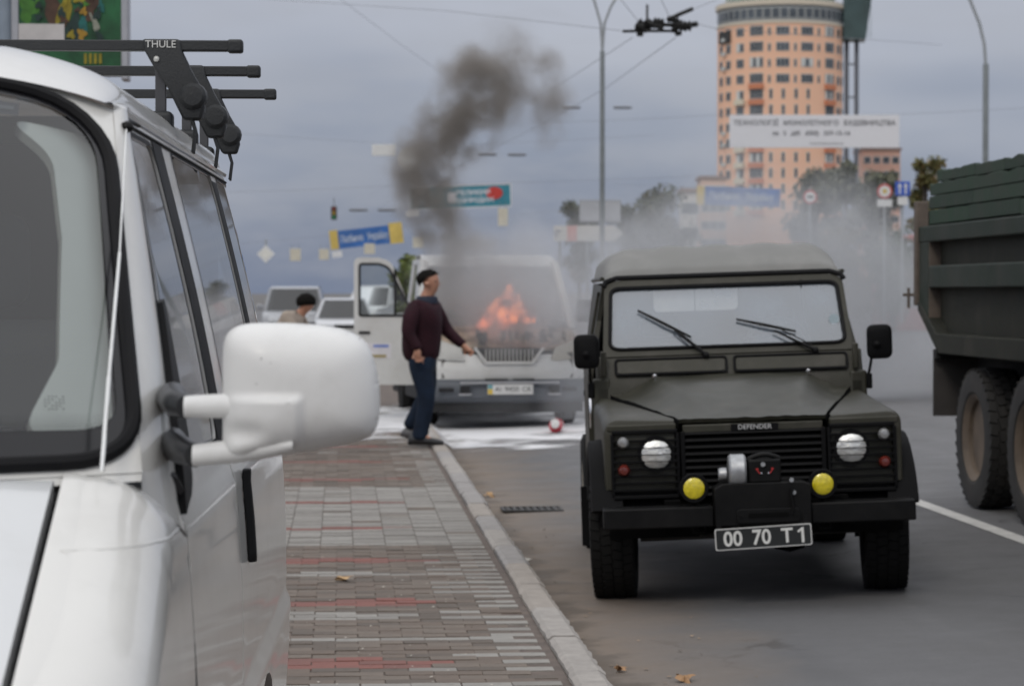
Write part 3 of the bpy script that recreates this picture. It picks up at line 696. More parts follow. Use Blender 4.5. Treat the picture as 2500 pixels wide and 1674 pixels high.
def build_jeep():
    D = 13.45; loc = W(1833, 1450, D)
    root = thing('off_road_vehicle', 'dark olive off-road vehicle with winch and yellow fog lamps parked nose towards us', 'off-roader', (loc.x, loc.y, road_z(loc.x)), -(YAW+math.atan(38/6000)))
    root.rotation_euler = (0, -R(2.0), root.rotation_euler.z)
    OL = pm('olive_paint', (.036, .035, .0245), .46, spec=.35, var=.12, scale=4, dirt=(.075, .068, .058), damt=.6, dscale=4.5, bump=.05, bscale=30)
    OLH = pm('olive_bonnet', (.033, .033, .0235), .42, spec=.3, var=.14, scale=5, dirt=(.085, .078, .066), damt=.55, dscale=5)
    RF = pm('roof_sky_sheen', (.19, .19, .18), .62, var=.08, scale=4, dirt=(.30, .29, .28), damt=.4, dscale=2)  # paler than the body: sky sheen and grime put into the roof colour
    BK = pm('grille_black', (.0055, .0055, .006), .55, var=.2, spec=.12)
    BK2 = pm('bumper_black', (.006, .006, .0062), .5, var=.3, scale=9, dirt=(.016, .015, .014), damt=.5, dscale=5, spec=.15)
    DARK = pm('underside', (.004, .004, .004), .9, spec=.1)
    SEAL = MATS['window_seal']
    STEEL = pm('winch_steel', (.42, .43, .44), .45, metal=.7, var=.2, scale=30)
    CHR = pm('chrome', (.7, .7, .72), .12, metal=1)
    def O(name, mb, m, par=root, **k): return obj(name, mb, m, par, **k)
    # --- wings
    for s in (-1, 1):
        def sec(y, zt, xi, xo=.79):
            r = .07; pts = [(xi, .62), (xi, zt-.012)]
            pts += [(xo-r+r*math.sin(q), zt-r+r*math.cos(q)) for q in [i*math.pi/10 for i in range(6)]]
            pts += [(xo, .62)]
            return [(s*x, y, z) for x, z in pts]
        wing = O('front_wing', MB().loft([sec(-.44, .955, .415, .775), sec(-.43, .985, .415, .785), sec(-.40, .995, .415), sec(.2, 1.02, .54), sec(.93, 1.045, .69, .80)]), OL, smooth=40)
        # arch cut suggested by the flare and a dark inner shell
        fl = MB()
        rings = []
        for i in range(15):
            a = math.pi*(.10+.80*i/14); ca_, sa_ = math.cos(a), math.sin(a)
            ro, ri = .515, .450
            q = lambda rr_, x: (s*x, -ca_*rr_*.98, .36+max(-.10, sa_*rr_*.98))
            rings.append([q(ri, .70), q(ri, .860), q(ri+.02, .868), q(ro-.01, .860), q(ro, .79), q(ro, .70)])
        O('wheel_flare', fl.loft(rings), pm('flare_black', (.008, .008, .0085), .7, var=.2, spec=.1), smooth=50)
        O('arch_shell', MB().loft([[(s*x, -math.cos(a)*.45, .36+math.sin(a)*.45) for x in (.30, .775)]+[(s*x, -math.cos(a)*.46, .36+math.sin(a)*.46) for x in (.775, .30)] for a in [math.pi*i/12 for i in range(13)]]), DARK)
        # headlamp panel: frame, backing, bars
        x0, x1 = .40, .745
        pn = O('headlamp_panel', MB().b2((s*x0, -.435, .575), (s*x1, -.40, .925)), BK, bev=.01)
        fr = MB()
        for z in (.578, .922): fr.b2((s*x0, -.468, z-.010), (s*x1, -.43, z+.010))
        for x in (x0, x1): fr.b2((s*x-.009, -.466, .588), (s*x+.009, -.43, .912))
        O('panel_frame', fr, BK, pn, bev=.004)
        O('wing_front', MB().b2((s*.405, -.445, .925), (s*.77, -.40, .962)), OL, pn, bev=.008)
        for z in (.615, .652, .69, .727, .764, .80, .838, .875): O('bar', MB().b2((s*x0, -.470, z-.006), (s*x1, -.452, z+.006)), BK, pn, bev=.002, seg=1)
        hl = O('headlamp', MB().lathe([(.0, -.030), (.035, -.028), (.066, -.019), (.084, -.006), (.090, .0), (.090, .02), (0, .02)], 28, (s*.515, -.456, .802), 'Y'), pm('headlamp_glass', (.86, .86, .82), .18, coat=1, metal=.55, bump=.5, bscale=90, var=.18, scale=22))
        O('lamp_ring', MB().lathe([(.090, -.010), (.096, -.010), (.098, .01), (.090, .01)], 28, (s*.515, -.456, .802), 'Y'), BK, hl)
        for z in (.765, .802, .838): O('lamp_bar', MB().b2((s*.43, -.494, z-.002), (s*.60, -.489, z+.002)), BK, hl)
        O('side_lamp', MB().lathe([(.0, -.03), (.020, -.027), (.030, -.012), (.032, 0), (0, 0)], 18, (s*.688, -.468, .868), 'Y'), pm('clear_lamp', (.30, .30, .30), .15, coat=1, metal=.3))
        O('indicator', MB().lathe([(.0, -.03), (.020, -.027), (.030, -.012), (.032, 0), (0, 0)], 18, (s*.688, -.468, .722), 'Y'), pm('orange_lamp', (.13, .018, .012), .2, coat=.6))
        # yellow fog lamps on the bumper
        c = (s*.335, -.66, .632)
        fg = O('fog_lamp', MB().lathe([(.074, .0), (.076, .03), (.06, .07), (.02, .10), (0, .10)], 28, c, 'Y'), BK)
        O('fog_lens', MB().lathe([(.0, -.018), (.03, -.016), (.052, -.010), (.066, .0), (.066, .01), (0, .01)], 28, c, 'Y'), pm('fog_yellow', (.70, .58, .015), .12, coat=1, var=.22, scale=40, bump=.4, bscale=120), fg)
        O('fog_rim', MB().lathe([(.064, -.008), (.074, -.008), (.078, .004), (.066, .006)], 28, c, 'Y'), BK, fg)
        O('fog_bracket', MB().b2((c[0]-.012, -.60, .53), (c[0]+.012, -.575, .60)), BK, fg)
        # wheels, steered a touch to the right
        wr = bpy.data.objects.new('front_wheel', None); C.objects.link(wr); wr.parent = root; wr.location = (s*.735, 0, .372); wr.rotation_euler = (0, 0, R(-4.6))
        O('tyre', tyre_mb(.378, .235, (0, 0, 0), 44), RUBBER, wr, smooth=30)
        O('rim', MB().lathe([(.0, s*.03), (.07, s*.035), (.075, s*.07), (.13, s*.05), (.19, s*.085), (.215, s*.112), (.232, s*.114), (.232, s*-.08), (0, s*-.08)], 28, (0, 0, 0), 'X'), pm('rim_cream', (.62, .58, .50), .5, var=.1), wr)
        rw = bpy.data.objects.new('rear_wheel', None); C.objects.link(rw); rw.parent = root; rw.location = (s*.735, 2.6, .372)
        O('tyre', MB().lathe([(.23, -.10), (.33, -.117), (.372, -.10), (.378, 0), (.372, .10), (.33, .117), (.23, .10)], 32, (0, 0, 0), 'X', ring=True), RUBBER, rw)
        O('rim', MB().lathe([(.0, s*.03), (.19, s*.08), (.232, s*.11), (.232, s*-.08), (0, s*-.08)], 28, (0, 0, 0), 'X'), MATS['rim_cream'], rw)
        # bulkhead pillar, screen hinge, mirror, door
        O('bulkhead_side', MB().b2((s*.70, .93, .62), (s*.80, 1.06, 1.16)), OL, bev=.015)
        O('screen_hinge', MB().b2((s*.718, .905, 1.17), (s*.752, .945, 1.32)), OL, bev=.008)
        mr = O('door_mirror', MB().loft([[(s*((.86 if s > 0 else .835)+x*k), .80+y, 1.325+z*k) for x, z in rounded([(-.074, -.10), (.074, -.10), (.074, .10), (-.074, .10)], .045, 5)] for k, y in ((.72, -.03), (.95, -.02), (1, 0), (.97, .012))]), BK, smooth=50)
        O('mirror_stay', MB().tube([(s*.80, .96, 1.10), (s*.815, .92, 1.16), (s*.818, .86, 1.22), (s*.82, .84, 1.29)], .0085, 8), BK, mr)
        O('stay_bracket', MB().b2((s*.795, .92, 1.05), (s*.83, .99, 1.14)), BK, mr, bev=.008)
        O('mirror_ball', MB().lathe([(0, -.022), (.02, -.012), (.02, .012), (0, .022)], 12, (s*.84, .765, 1.31), 'Y'), BK, mr)
        # body side: door with window, rear quarter
        dw = rounded([(1.20, 1.20), (1.98, 1.20), (1.98, 1.66), (1.36, 1.66)], .04)
        def sd(y, z): return (s*(.80-.11*max(0, z-1.15)/.55), y, z)
        dr = O('side_door', patch([(1.07, .55), (2.05, .55), (2.05, 1.70), (1.27, 1.70), (1.07, 1.18)], [dw], sd, .12, .03), OL, smooth=30)
        O('door_pane', patch(dw, [], lambda y, z: (s*(.785-.11*max(0, z-1.15)/.55), y, z), .12), glass('jeep_side_glass', (.06, .065, .065), 1.5), dr)
        O('window_rubber', bead(dw, lambda y, z: sd(y, z), .013), SEAL, dr)
        O('door_handle', MB().b2((s*.80, 1.86, 1.02), (s*.835, 1.98, 1.06)), BK, dr, bev=.01)
        O('rear_side', MB().loft([[(s*.77, y, .60), (s*.80, y, .60), (s*.80, y, 1.15), (s*.715, y, 1.72), (s*.69, y, 1.72), (s*.77, y, 1.15)] for y in (2.06, 3.35)]), OL)
        O('sill', MB().b2((s*.72, .55, .42), (s*.79, 2.1, .55)), BK)
        O('mud_flap', MB().b2((s*.66, .62, .22), (s*.90, .635, .56)), BK)
    # grab ring seen on the far wing side
    O('side_repeater', MB().tube([(-.83, .55+.05*math.cos(a), .98+.08*math.sin(a)) for a in [math.pi*(.3+1.2*i/8) for i in range(9)]], .008, 8), CHR)
    # --- bonnet: narrow at the nose, wide at the bulkhead, raised middle
    def bon(a, b_):
        x = lerp(-1, 1, a); y = lerp(-.435, .93, b_)
        hw = lerp(.388, .70, b_)
        z0 = lerp(.985, 1.065, b_); ridge = lerp(.0, .085, sm(b_*1.5))
        t = abs(x)
        z = z0+ridge*(1-sm((t-.58)/.36))+.012*(1-t*t)*sm(b_*6)
        z -= .004*sm((.06-b_)/.06)
        # pressed swage lines and a few dents
        z += .006*math.exp(-((t-.62)/.03)**2)*sm(b_*3)
        z += sm(b_*7)*.010*mnoise.noise(Vector((x*3.2, y*3.1, 2.2)))+.004*mnoise.noise(Vector((x*8, y*8, 5)))
        return (x*hw, y, z)
    bn = O('bonnet', MB().grid(bon, 44, 40), OLH, smooth=60)
    O('bonnet_lip', MB().grid(lambda a, b: Vector(bon(a, 0))+Vector((0, .012*b-.002, -.022*b)), 44, 2), OLH, bn)
    for s in (0, 1): O('bonnet_side', MB().grid(lambda a, b: Vector(bon(s, b))+Vector(((.004 if s else -.004)*a, 0, -.05*a)), 2, 40), DARK, bn)
    O('engine_bay', MB().b2((-.62, -.37, .5), (.62, .90, .955)), DARK)
    # --- nose panel with lettering and slatted grille
    np_ = O('nose_panel', MB().b2((-.37, -.445, .908), (.37, -.405, .950)), OL, bev=.006)
    O('lettering_plate', MB().b2((-.115, -.4495, .912), (.135, -.4445, .947)), BK, np_)
    O('lettering', text_mb('DEFENDER', .040, Matrix.Translation((.01, -.4515, .9295)) @ FACE @ Matrix.Diagonal((.92, .9, 1, 1)), .002), pm('letter_silver', (.62, .62, .62), .4), np_, smooth=None)
    gr = O('grille', MB().b2((-.375, -.40, .56), (.375, -.37, .915)), DARK)
    for i in range(10):
        z = .905-.036*i
        O('slat', MB().add([(x, y, zz) for x in (-.372, .372) for y, zz in ((-.452, z-.006), (-.445, z+.006), (-.418, z+.014), (-.418, z+.002))], [(0, 1, 5, 4), (1, 2, 6, 5), (2, 3, 7, 6), (3, 0, 4, 7), (0, 3, 2, 1), (4, 5, 6, 7)]), BK, gr, smooth=None)
    for s in (-1, 1): O('grille_edge', MB().b2((s*.372-.012, -.456, .56), (s*.372+.012, -.405, .915)), BK, gr, bev=.004)
    O('lower_panel', MB().b2((-.74, -.40, .50), (.74, -.37, .575)), DARK)
    # --- bumper, winch tray, winch
    for b0, b1 in ((-.81, -.237), (.267, .81)): O('bumper', MB().b2((b0, -.70, .432), (b1, -.53, .538)), BK2, bev=.008)
    tray = O('winch_tray', MB().prism([(-.235, .435), (.265, .435), (.265, .64), (.225, .655), (-.19, .655), (-.235, .63)], 'Y', -.735, -.56), BK2, bev=.006)
    fl = O('fairlead', MB().prism(rounded([(-.125, .448), (.205, .448), (.205, .522), (-.125, .522)], .025), 'Y', -.752, -.735), BK2, tray, bev=.004)
    O('fairlead_slot', MB().prism(rounded([(-.065, .475), (.145, .475), (.145, .500), (-.065, .500)], .010), 'Y', -.7545, -.7515), DARK, fl)
    for x in (-.10, .18): O('bolt', MB().lathe([(0, -.006), (.008, -.006), (.009, 0)], 8, (x, -.753, .487), 'Y'), BK2, fl)
    wn = O('winch', MB().b2((-.055, -.725, .652), (.115, -.60, .775)), BK2, bev=.012, seg=3)
    O('winch_drum', MB().lathe([(.03, -.045), (.078, -.045), (.088, -.036), (.088, .032), (.080, .042), (.03, .042)], 24, (-.108, -.665, .715), 'X'), STEEL, wn)
    O('winch_motor', MB().lathe([(.03, -.02), (.034, -.012), (.034, .02)], 16, (-.185, -.665, .70), 'X'), STEEL, wn)
    O('winch_arch', MB().tube([(-.05+.16*t, -.69, .775+.022*math.sin(math.pi*t)) for t in [i/8 for i in range(9)]], .013, 8), BK2, wn)
    rd = MB()
    for s in (-1, 1):
        rd.prism([(.03+s*.018, .700), (.03+s*.030, .702), (.03+s*.048, .728), (.03+s*.034, .732), (.03+s*.034, .716)] if s > 0 else [(.03+s*.018, .700), (.03+s*.034, .716), (.03+s*.034, .732), (.03+s*.048, .728), (.03+s*.030, .702)], 'Y', -.7275, -.7255)
    O('winch_mark', rd, pm('mark_red', (.40, .02, .02), .5), wn, smooth=None)
    for s in (-1, 1): O('winch_stud', MB().lathe([(0, -.004), (.005, -.003), (.006, 0)], 8, (.03+s*.018, -.727, .703), 'Y'), CHR, wn)
    for x, z in ((.165, .665), (.175, .60), (.02, .75)): O('tray_bolt', MB().lathe([(0, -.01), (.012, -.01), (.012, 0)], 8, (x, -.736, z), 'Y'), STEEL, tray)
    O('winch_hook', MB().tube([(.168, -.752, .62), (.158, -.757, .59), (.165, -.757, .555), (.168, -.757, .52), (.158, -.757, .49)], .008, 6), BK2, tray)
    # --- number plate, hung a little crooked
    pl = O('number_plate', MB().prism(rounded([(-.25, -.056), (.25, -.056), (.25, .056), (-.25, .056)], .012), 'Y', 0, .004), pm('plate_rim', (.62, .62, .60), .5)); pl.location = (.01, -.745, .375); pl.rotation_euler = (0, R(-1.9), 0)
    O('plate_face', MB().prism(rounded([(-.244, -.050), (.244, -.050), (.244, .050), (-.244, .050)], .010), 'Y', -.0015, .0005), pm('plate_black', (.018, .020, .020), .4), pl, smooth=None)
    PW = pm('plate_white', (.72, .72, .69), .5)
    for t, x, sc in (('00', -.158, 1), ('70', -.010, 1), ('T', .122, .97)):
        O('digit', text_mb(t, .108, Matrix.Translation((x, -.003, -.002)) @ FACE @ Matrix.Diagonal((.92, sc, 1, 1)), .002, bold=.0022), PW, pl, smooth=None)
    O('digit', MB().prism([(.196, -.041), (.210, -.041), (.210, .038), (.199, .038), (.176, .020), (.181, .011), (.196, .021)], 'Y', -.004, -.002), PW, pl, smooth=None)
    for s in (-1, 1): O('plate_bracket', MB().b2((s*.225-.012, .004, .03), (s*.225+.012, .010, .10)), BK2, pl)
    # --- bulkhead, vent flaps, screen
    O('bulkhead', MB().prism([(.93, .62), (.93, 1.10), (.955, 1.165), (1.00, 1.285), (1.06, 1.285), (1.06, .62)], 'X', -.78, .78), OL, bev=.01)
    for x0, x1 in ((-.665, -.015), (.03, .69)):
        fo = rounded([(x0, 0), (x1, 0), (x1, .092), (x0, .092)], .018)
        def vf(x, q, o=0): return (x, .943+q*.40-.0-o, 1.178+q*.93)
        v = O('vent_flap', patch(rounded([(x0+.012, .010), (x1-.012, .010), (x1-.012, .082), (x0+.012, .082)], .014), [], lambda x, q: vf(x, q, .010), .08, .006), OL)
        O('flap_rubber', bead(fo, lambda x, q: vf(x, q, .004), .007), SEAL, v)
    def ws(x, q, o=0):
        """screen frame plane: q 0 at the hinge line, 1 at the top"""
        return (x*lerp(.735, .705, q), .99+.215*q-o, 1.283+.445*q-o*.4)
    fo = rounded([(-1, 0), (1, 0), (1, 1), (-1, 1)], [.02, .02, .14, .14], 7)
    fi = rounded([(-.945, .10), (.945, .10), (.945, .905), (-.945, .905)], [.10, .10, .09, .09], 7)
    sf = O('screen_frame', patch(fo, [fi], ws, .09, .045), OL, smooth=30)
    O('screen_rubber', bead(fi, lambda x, q: ws(x, q, .006), .0115, .06), SEAL, sf)
    O('windscreen', patch(fi, [], lambda x, q: ws(x, q, -.012), .1), glass('jeep_screen', (.88, .90, .91), 1.5, dust_sheen=.30, boost=.19, dcol=(.45, .52, .60)), sf)  # bluish film paints the sky's reflection onto the dirty glass
    O('screen_sticker', MB().lathe([(0, -.001), (.03, -.001), (.03, .001)], 20, Vector(ws(.88, .40, .002)), 'Y'), pm('sticker', (.45, .55, .6), .5), sf)
    O('header_rubber', MB().tube([ws(-1.01, .94, .012), ws(-.99, 1.0, .01), ws(-.9, 1.035, 0), ws(0, 1.035, 0), ws(.9, 1.035, 0), ws(.99, 1.0, .01), ws(1.01, .94, .012)], .016, 8), SEAL, sf)
    # pale sun visors folded down behind the glass
    for x0, x1 in ((-.415, -.172), (-.166, .085)):
        O('sun_visor', MB().prism(rounded([(x0, 1.535), (x1, 1.535), (x1, 1.685), (x0, 1.685)], [.03 if x0 < -.3 else .004, .004 if x0 < -.3 else .03, .004, .004]), 'Y', 1.235, 1.25), pm('visor_grey', (.80, .80, .78), .7))
    O('inner_cable', MB().tube([(.46, 1.19, 1.70), (.462, 1.16, 1.55), (.475, 1.12, 1.42), (.48, 1.08, 1.33)], .0045, 6), BLACK)
    # wipers
    for (ax, ay, bx, by, p0, p1, q0, q1) in ((-.13, .015, -.31, .36, -.52, .62, -.21, .245), (.50, .03, .27, .31, .06, .46, .40, .275)):
        A = Vector(ws(ax/.72, ay, .03)); B = Vector(ws(bx/.72, by, .035))
        wp = O('wiper', MB().tube([A, A.lerp(B, .12)+Vector((0, -.01, 0)), B], [.011, .009, .005], 8), BLACK)
        P, Q = Vector(ws(p0/.72, p1, .022)), Vector(ws(q0/.72, q1, .022))
        O('wiper_blade', MB().tube([P, P.lerp(Q, .5)+Vector((0, -.008, 0)), Q], [.007, .0105, .007], 6), BLACK, wp)
        O('wiper_rod', MB().tube([A+Vector((-.02, -.005, .03)), P.lerp(Q, .7)], .0035, 6), BLACK, wp)
        O('wiper_pivot', MB().lathe([(0, -.03), (.016, -.025), (.02, 0)], 10, A+Vector((0, .01, 0)), 'Y'), BLACK, wp)
    for x in (-.44, .455):
        w_ = O('washer_jet', MB().lathe([(.016, 0), (.018, .014), (.008, .022), (0, .024)], 10, (x, .90, 1.157)), CHR)
    # --- roof
    def roof(a, b_):
        x = lerp(-1, 1, a); y = lerp(1.205, 3.38, b_**1.6); f = sm((y-1.10)/.55)
        hw = lerp(.70, .715, f)
        e = (1-abs(x)**8)
        z = lerp(1.70, 1.742, sm((y-1.20)/.05))+lerp(.0, .185, f**.7)*e**.5
        z += .006*math.cos(x*16)*f*sm((1-abs(x))*5)
        z -= .05*sm((y-3.2)/.18)
        return (x*hw, y, z)
    rf = O('roof', MB().grid(roof, 64, 40), RF, smooth=60)
    for s_ in (-1, 1): O('roof_gutter', MB().tube([(s_*.716, 1.25, 1.742), (s_*.716, 3.36, 1.742)], .014, 6), OL, rf)
    # cab inside and tail
    O('dash', MB().b2((-.70, 1.07, 1.0), (.70, 1.28, 1.27)), DARK, bev=.02)
    sw = MB(); 
    O('steering_wheel', MB().tube([(.33+.19*math.cos(a), 1.36+.07*math.sin(a), 1.30+.17*math.sin(a)) for a in [2*math.pi*i/20 for i in range(21)]], .014, 8, cap=False), BLACK)
    for x in (-.36, .36):
        st = O('seat', MB().b2((x-.22, 1.75, .75), (x+.22, 1.87, 1.36)), DARK, bev=.05, seg=3); O('headrest', MB().b2((x-.12, 1.79, 1.38), (x+.12, 1.86, 1.53)), DARK, st, bev=.03)
    O('tail_panel', patch([(-.78, .6), (.78, .6), (.78, 1.15), (.70, 1.72), (-.70, 1.72), (-.78, 1.15)], [], lambda x, z: (x, 3.36, z), .2, .03), OL)  # made solid, without a window, so no light shows through the cab
    O('cab_floor', MB().b2((-.76, 1.06, .52), (.76, 3.35, .60)), DARK)
    ax = O('front_axle', MB().tube([(-.62, .02, .36), (.62, .02, .36)], .05, 10).lathe([(.02, -.12), (.13, -.08), (.15, 0), (.13, .08), (.02, .12)], 14, (.22, .02, .36), 'X'), DARK)
    O('steering_rod', MB().tube([(-.60, -.16, .33), (.60, -.16, .34)], .018, 8), pm('rod', (.03, .028, .026), .6), ax)
    for x in (-.44, .44): O('chassis_rail', MB().b2((x-.04, -.55, .44), (x+.04, 3.3, .56)), DARK)
    for x in (-.31, .345): O('tow_eye', MB().tube([(x-.03, -.60, .435), (x-.03, -.60, .40), (x+.03, -.60, .40), (x+.03, -.60, .435)], .009, 6), BK2)
    return root
build_jeep()
# ------------------------------------------------------------------ green tipper lorry at the right edge
SW_LAMP = pm('lorry_lamp', (.6, .6, .58), .2, coat=.8)
def build_lorry():
    root = thing('tipper_lorry', 'dark green tipper lorry with boarded load sides at the right edge', 'lorry', (5.77, 16.5, .11), 0)
    X = -1.22   # side plane, in the lorry's own frame (facing the jeep)
    GR = pm('lorry_green', (.019, .029, .019), .6, spec=.25, var=.2, scale=5, dirt=(.06, .055, .048), damt=.7, dscale=2.5, bump=.15, bscale=60)
    GRY = pm('lorry_dusty', (.030, .031, .024), .75, spec=.2, var=.2, scale=6, dirt=(.06, .055, .046), damt=.8, dscale=3)
    RST = pm('lorry_rust', (.125, .10, .082), .85, var=.25, scale=8)
    DK = pm('lorry_dark', (.012, .012, .012), .9)
    def O(n, mb, m, par=root, **k): return obj(n, mb, m, par, **k)
    y0, y1 = -4.4, 2.66
    zt = 2.08; zb = 1.12
    # side shell of the load body with the undercut tail
    for s, xs in ((1, X), (-1, -X)):
        sh = O('side_panel', MB().prism([(y0, zb), (1.95, zb), (y1-.10, 1.42), (y1, zt), (y0, zt)], 'X', xs+s*.10, xs+s*.13), GRY)
        O('top_rail', MB().b2((xs, y0, zt-.125), (xs+s*.11, y1, zt)), GR, sh, bev=.012)
        O('middle_rail', MB().b2((xs, y0, 1.60), (xs+s*.11, y1-.38, 1.77)), GR, sh, bev=.012)
        O('bottom_rail', MB().prism([(y0, zb-.02), (1.95, zb-.02), (y1-.06, 1.42), (y1-.06, 1.50), (2.00, 1.25), (y0, 1.25)], 'X', xs-s*.01, xs+s*.11), GRY, sh, bev=.01)
        O('end_post', MB().prism([(2.30, 1.32), (y1-.06, 1.48), (y1-.06, zt-.125), (2.30, zt-.125)], 'X', xs+s*.003, xs+s*.115), GR, sh, bev=.008)
        O('post_face', MB().b2((xs+s*.006, 2.285, 1.26), (xs+s*.105, 2.297, zt-.125)), RST, sh)
        for yy in (-1.6, -3.6): O('rib', MB().b2((xs+s*.003, yy-.08, 1.2), (xs+s*.11, yy+.08, zt-.125)), GR, sh, bev=.01)
    wood = [pm('board_green_a', (.026, .050, .031), .8, var=.25, scale=6, bump=.4, bscale=30, dirt=(.05, .048, .04), damt=.6, dscale=4), pm('board_green_b', (.020, .040, .025), .8, var=.25, scale=6, bump=.4, bscale=30, dirt=(.05, .045, .04), damt=.6, dscale=4), pm('board_green_c', (.018, .048, .026), .8, var=.25, scale=6, bump=.4, bscale=30, dirt=(.05, .048, .04), damt=.5, dscale=4)]
    rr = random.Random(11); z = zt+.012
    for k, h in enumerate((.115, .105, .10, .09)):
        yb = 2.40-(.0 if k < 3 else .22)
        cuts = [yb]+sorted([yb-rr.uniform(.9, 1.6)*(j+1) for j in range(3)], reverse=True)+[y0]
        for a, b in zip(cuts, cuts[1:]):
            n = 10; top = k == 4
            def rg(t):
                y = lerp(a-.004, b+.004, t); d = .022*mnoise.noise(Vector((y*5, k*3, 1))) if k >= 2 else .006*mnoise.noise(Vector((y*5, k, 1)))
                zz = z+.012*(1 if rr.random() < 0 else 0)
                return [(X+.035+q, y, zq) for q, zq in ((0, zz), (.04, zz), (.04, zz+h-.008+d), (0, zz+h-.008+d))]
            o = O('side_board', MB().loft([rg(t/n) for t in range(n+1)]), rr.choice(wood), smooth=None, bev=.004, seg=1)
            o.location = (rr.uniform(-.012, .004), 0, rr.uniform(-.004, .004))
        z += h
    O('far_boards', MB().b2((-X-.08, y0, zt+.02), (-X-.04, 2.4, zt+.4)), wood[0])
    O('board_backing', MB().b2((X+.085, y0, zt-.02), (X+.10, 2.1, zt+.34)), DK)
    # tail: gate, corner post, latch
    tg = O('tailgate', MB().b2((X+.05, y1-.02, 1.48), (-X-.05, y1+.05, zt+.12)), GR, bev=.01)
    O('corner_post', MB().b2((X-.02, y1-.05, 1.46), (X+.08, y1+.04, zt+.20)), RST, bev=.01)
    O('latch', MB().tube([(X-.10, y1+.05, 1.545), (X+.02, y1+.05, 1.545)], .012, 8).tube([(X-.055, y1+.05, 1.44), (X-.055, y1+.05, 1.60)], .012, 8), RST, tg)
    O('load_floor', MB().b2((X+.12, y0, 1.14), (-X-.12, 2.2, 1.20)), DK)
    O('chassis', MB().b2((-.55, y0, .80), (.55, 2.0, 1.12)), DK)
    O('wheel_housing', MB().b2((-.9, y0, .95), (.9, 2.0, 1.10)), DK)
    fl = O('mud_flap', MB().b2((X-.02, 2.02, .62), (X+.58, 2.045, 1.13)), pm('flap', (.05, .045, .042), .8, var=.25)); 
    O('flap_hanger', MB().b2((X-.02, 1.95, 1.06), (X+.6, 2.02, 1.13)), DK, fl)
    TY = pm('lorry_tyre', (.022, .021, .020), .8, var=.25, dirt=(.06, .052, .045), damt=.5, dscale=5)
    RM = pm('lorry_rim', (.13, .10, .075), .75, var=.25, scale=7)
    for y in (1.05, -.36, -2.9):
        for s in (-1, 1):
            w = bpy.data.objects.new('wheel', None); C.objects.link(w); w.parent = root; w.location = (s*(-X-.16), y, .51)
            O('tyre', tyre_mb(.51, .27, (0, 0, 0), 36, .012), TY, w, smooth=30)
            q = s
            O('rim', MB().lathe([(0, q*-.06), (.13, q*-.06), (.14, q*-.03), (.20, q*-.05), (.262, q*-.02), (.275, q*.09), (.30, q*.115), (.315, q*.125), (.315, q*.06)], 32, (0, 0, 0), 'X'), RM, w)
            O('hub', MB().lathe([(.08, q*-.06), (.08, q*.0), (.05, q*.03), (0, q*.03)], 16, (0, 0, 0), 'X'), RM, w)
            inn = O('inner_tyre', MB().lathe([(.3, -.12), (.45, -.13), (.50, -.10), (.51, 0), (.50, .10), (.45, .13), (.3, .12)], 28, (-s*.31, 0, 0), 'X', ring=True), TY, w)
        O('axle', MB().tube([(-1.0, y, .51), (1.0, y, .51)], .09, 10), DK)
    # cab, out of the picture to the right but there
    O('cab', MB().prism([(-6.1, .75), (-4.5, .75), (-4.5, 2.5), (-5.8, 2.5), (-6.1, 1.7)], 'X', -1.15, 1.15), GR, bev=.06)
    CG = glass('lorry_glass', (.08, .09, .09), 1.5)
    O('cab_screen', MB().prism([(-6.085, 1.72), (-5.83, 2.4), (-5.86, 2.4), (-6.115, 1.72)], 'X', -1.0, 1.0), CG)
    for x in (-1.158, 1.158):
        dr = O('cab_door', MB().b2((x-.006, -5.75, .85), (x+.006, -4.75, 2.4)), GR, bev=.02)
        O('door_window', MB().prism([(-5.66, 1.65), (-4.85, 1.65), (-4.85, 2.3), (-5.50, 2.3)], 'X', x-.009, x+.009), CG, dr)
    O('cab_bumper', MB().b2((-1.2, -6.25, .55), (1.2, -6.0, .85)), DK, bev=.03)
    for x in (-.9, .9): O('cab_lamp', MB().lathe([(0, -.02), (.09, -.015), (.10, .03), (0, .03)], 18, (x, -6.12, 1.0), 'Y'), SW_LAMP)
    return root
build_lorry()
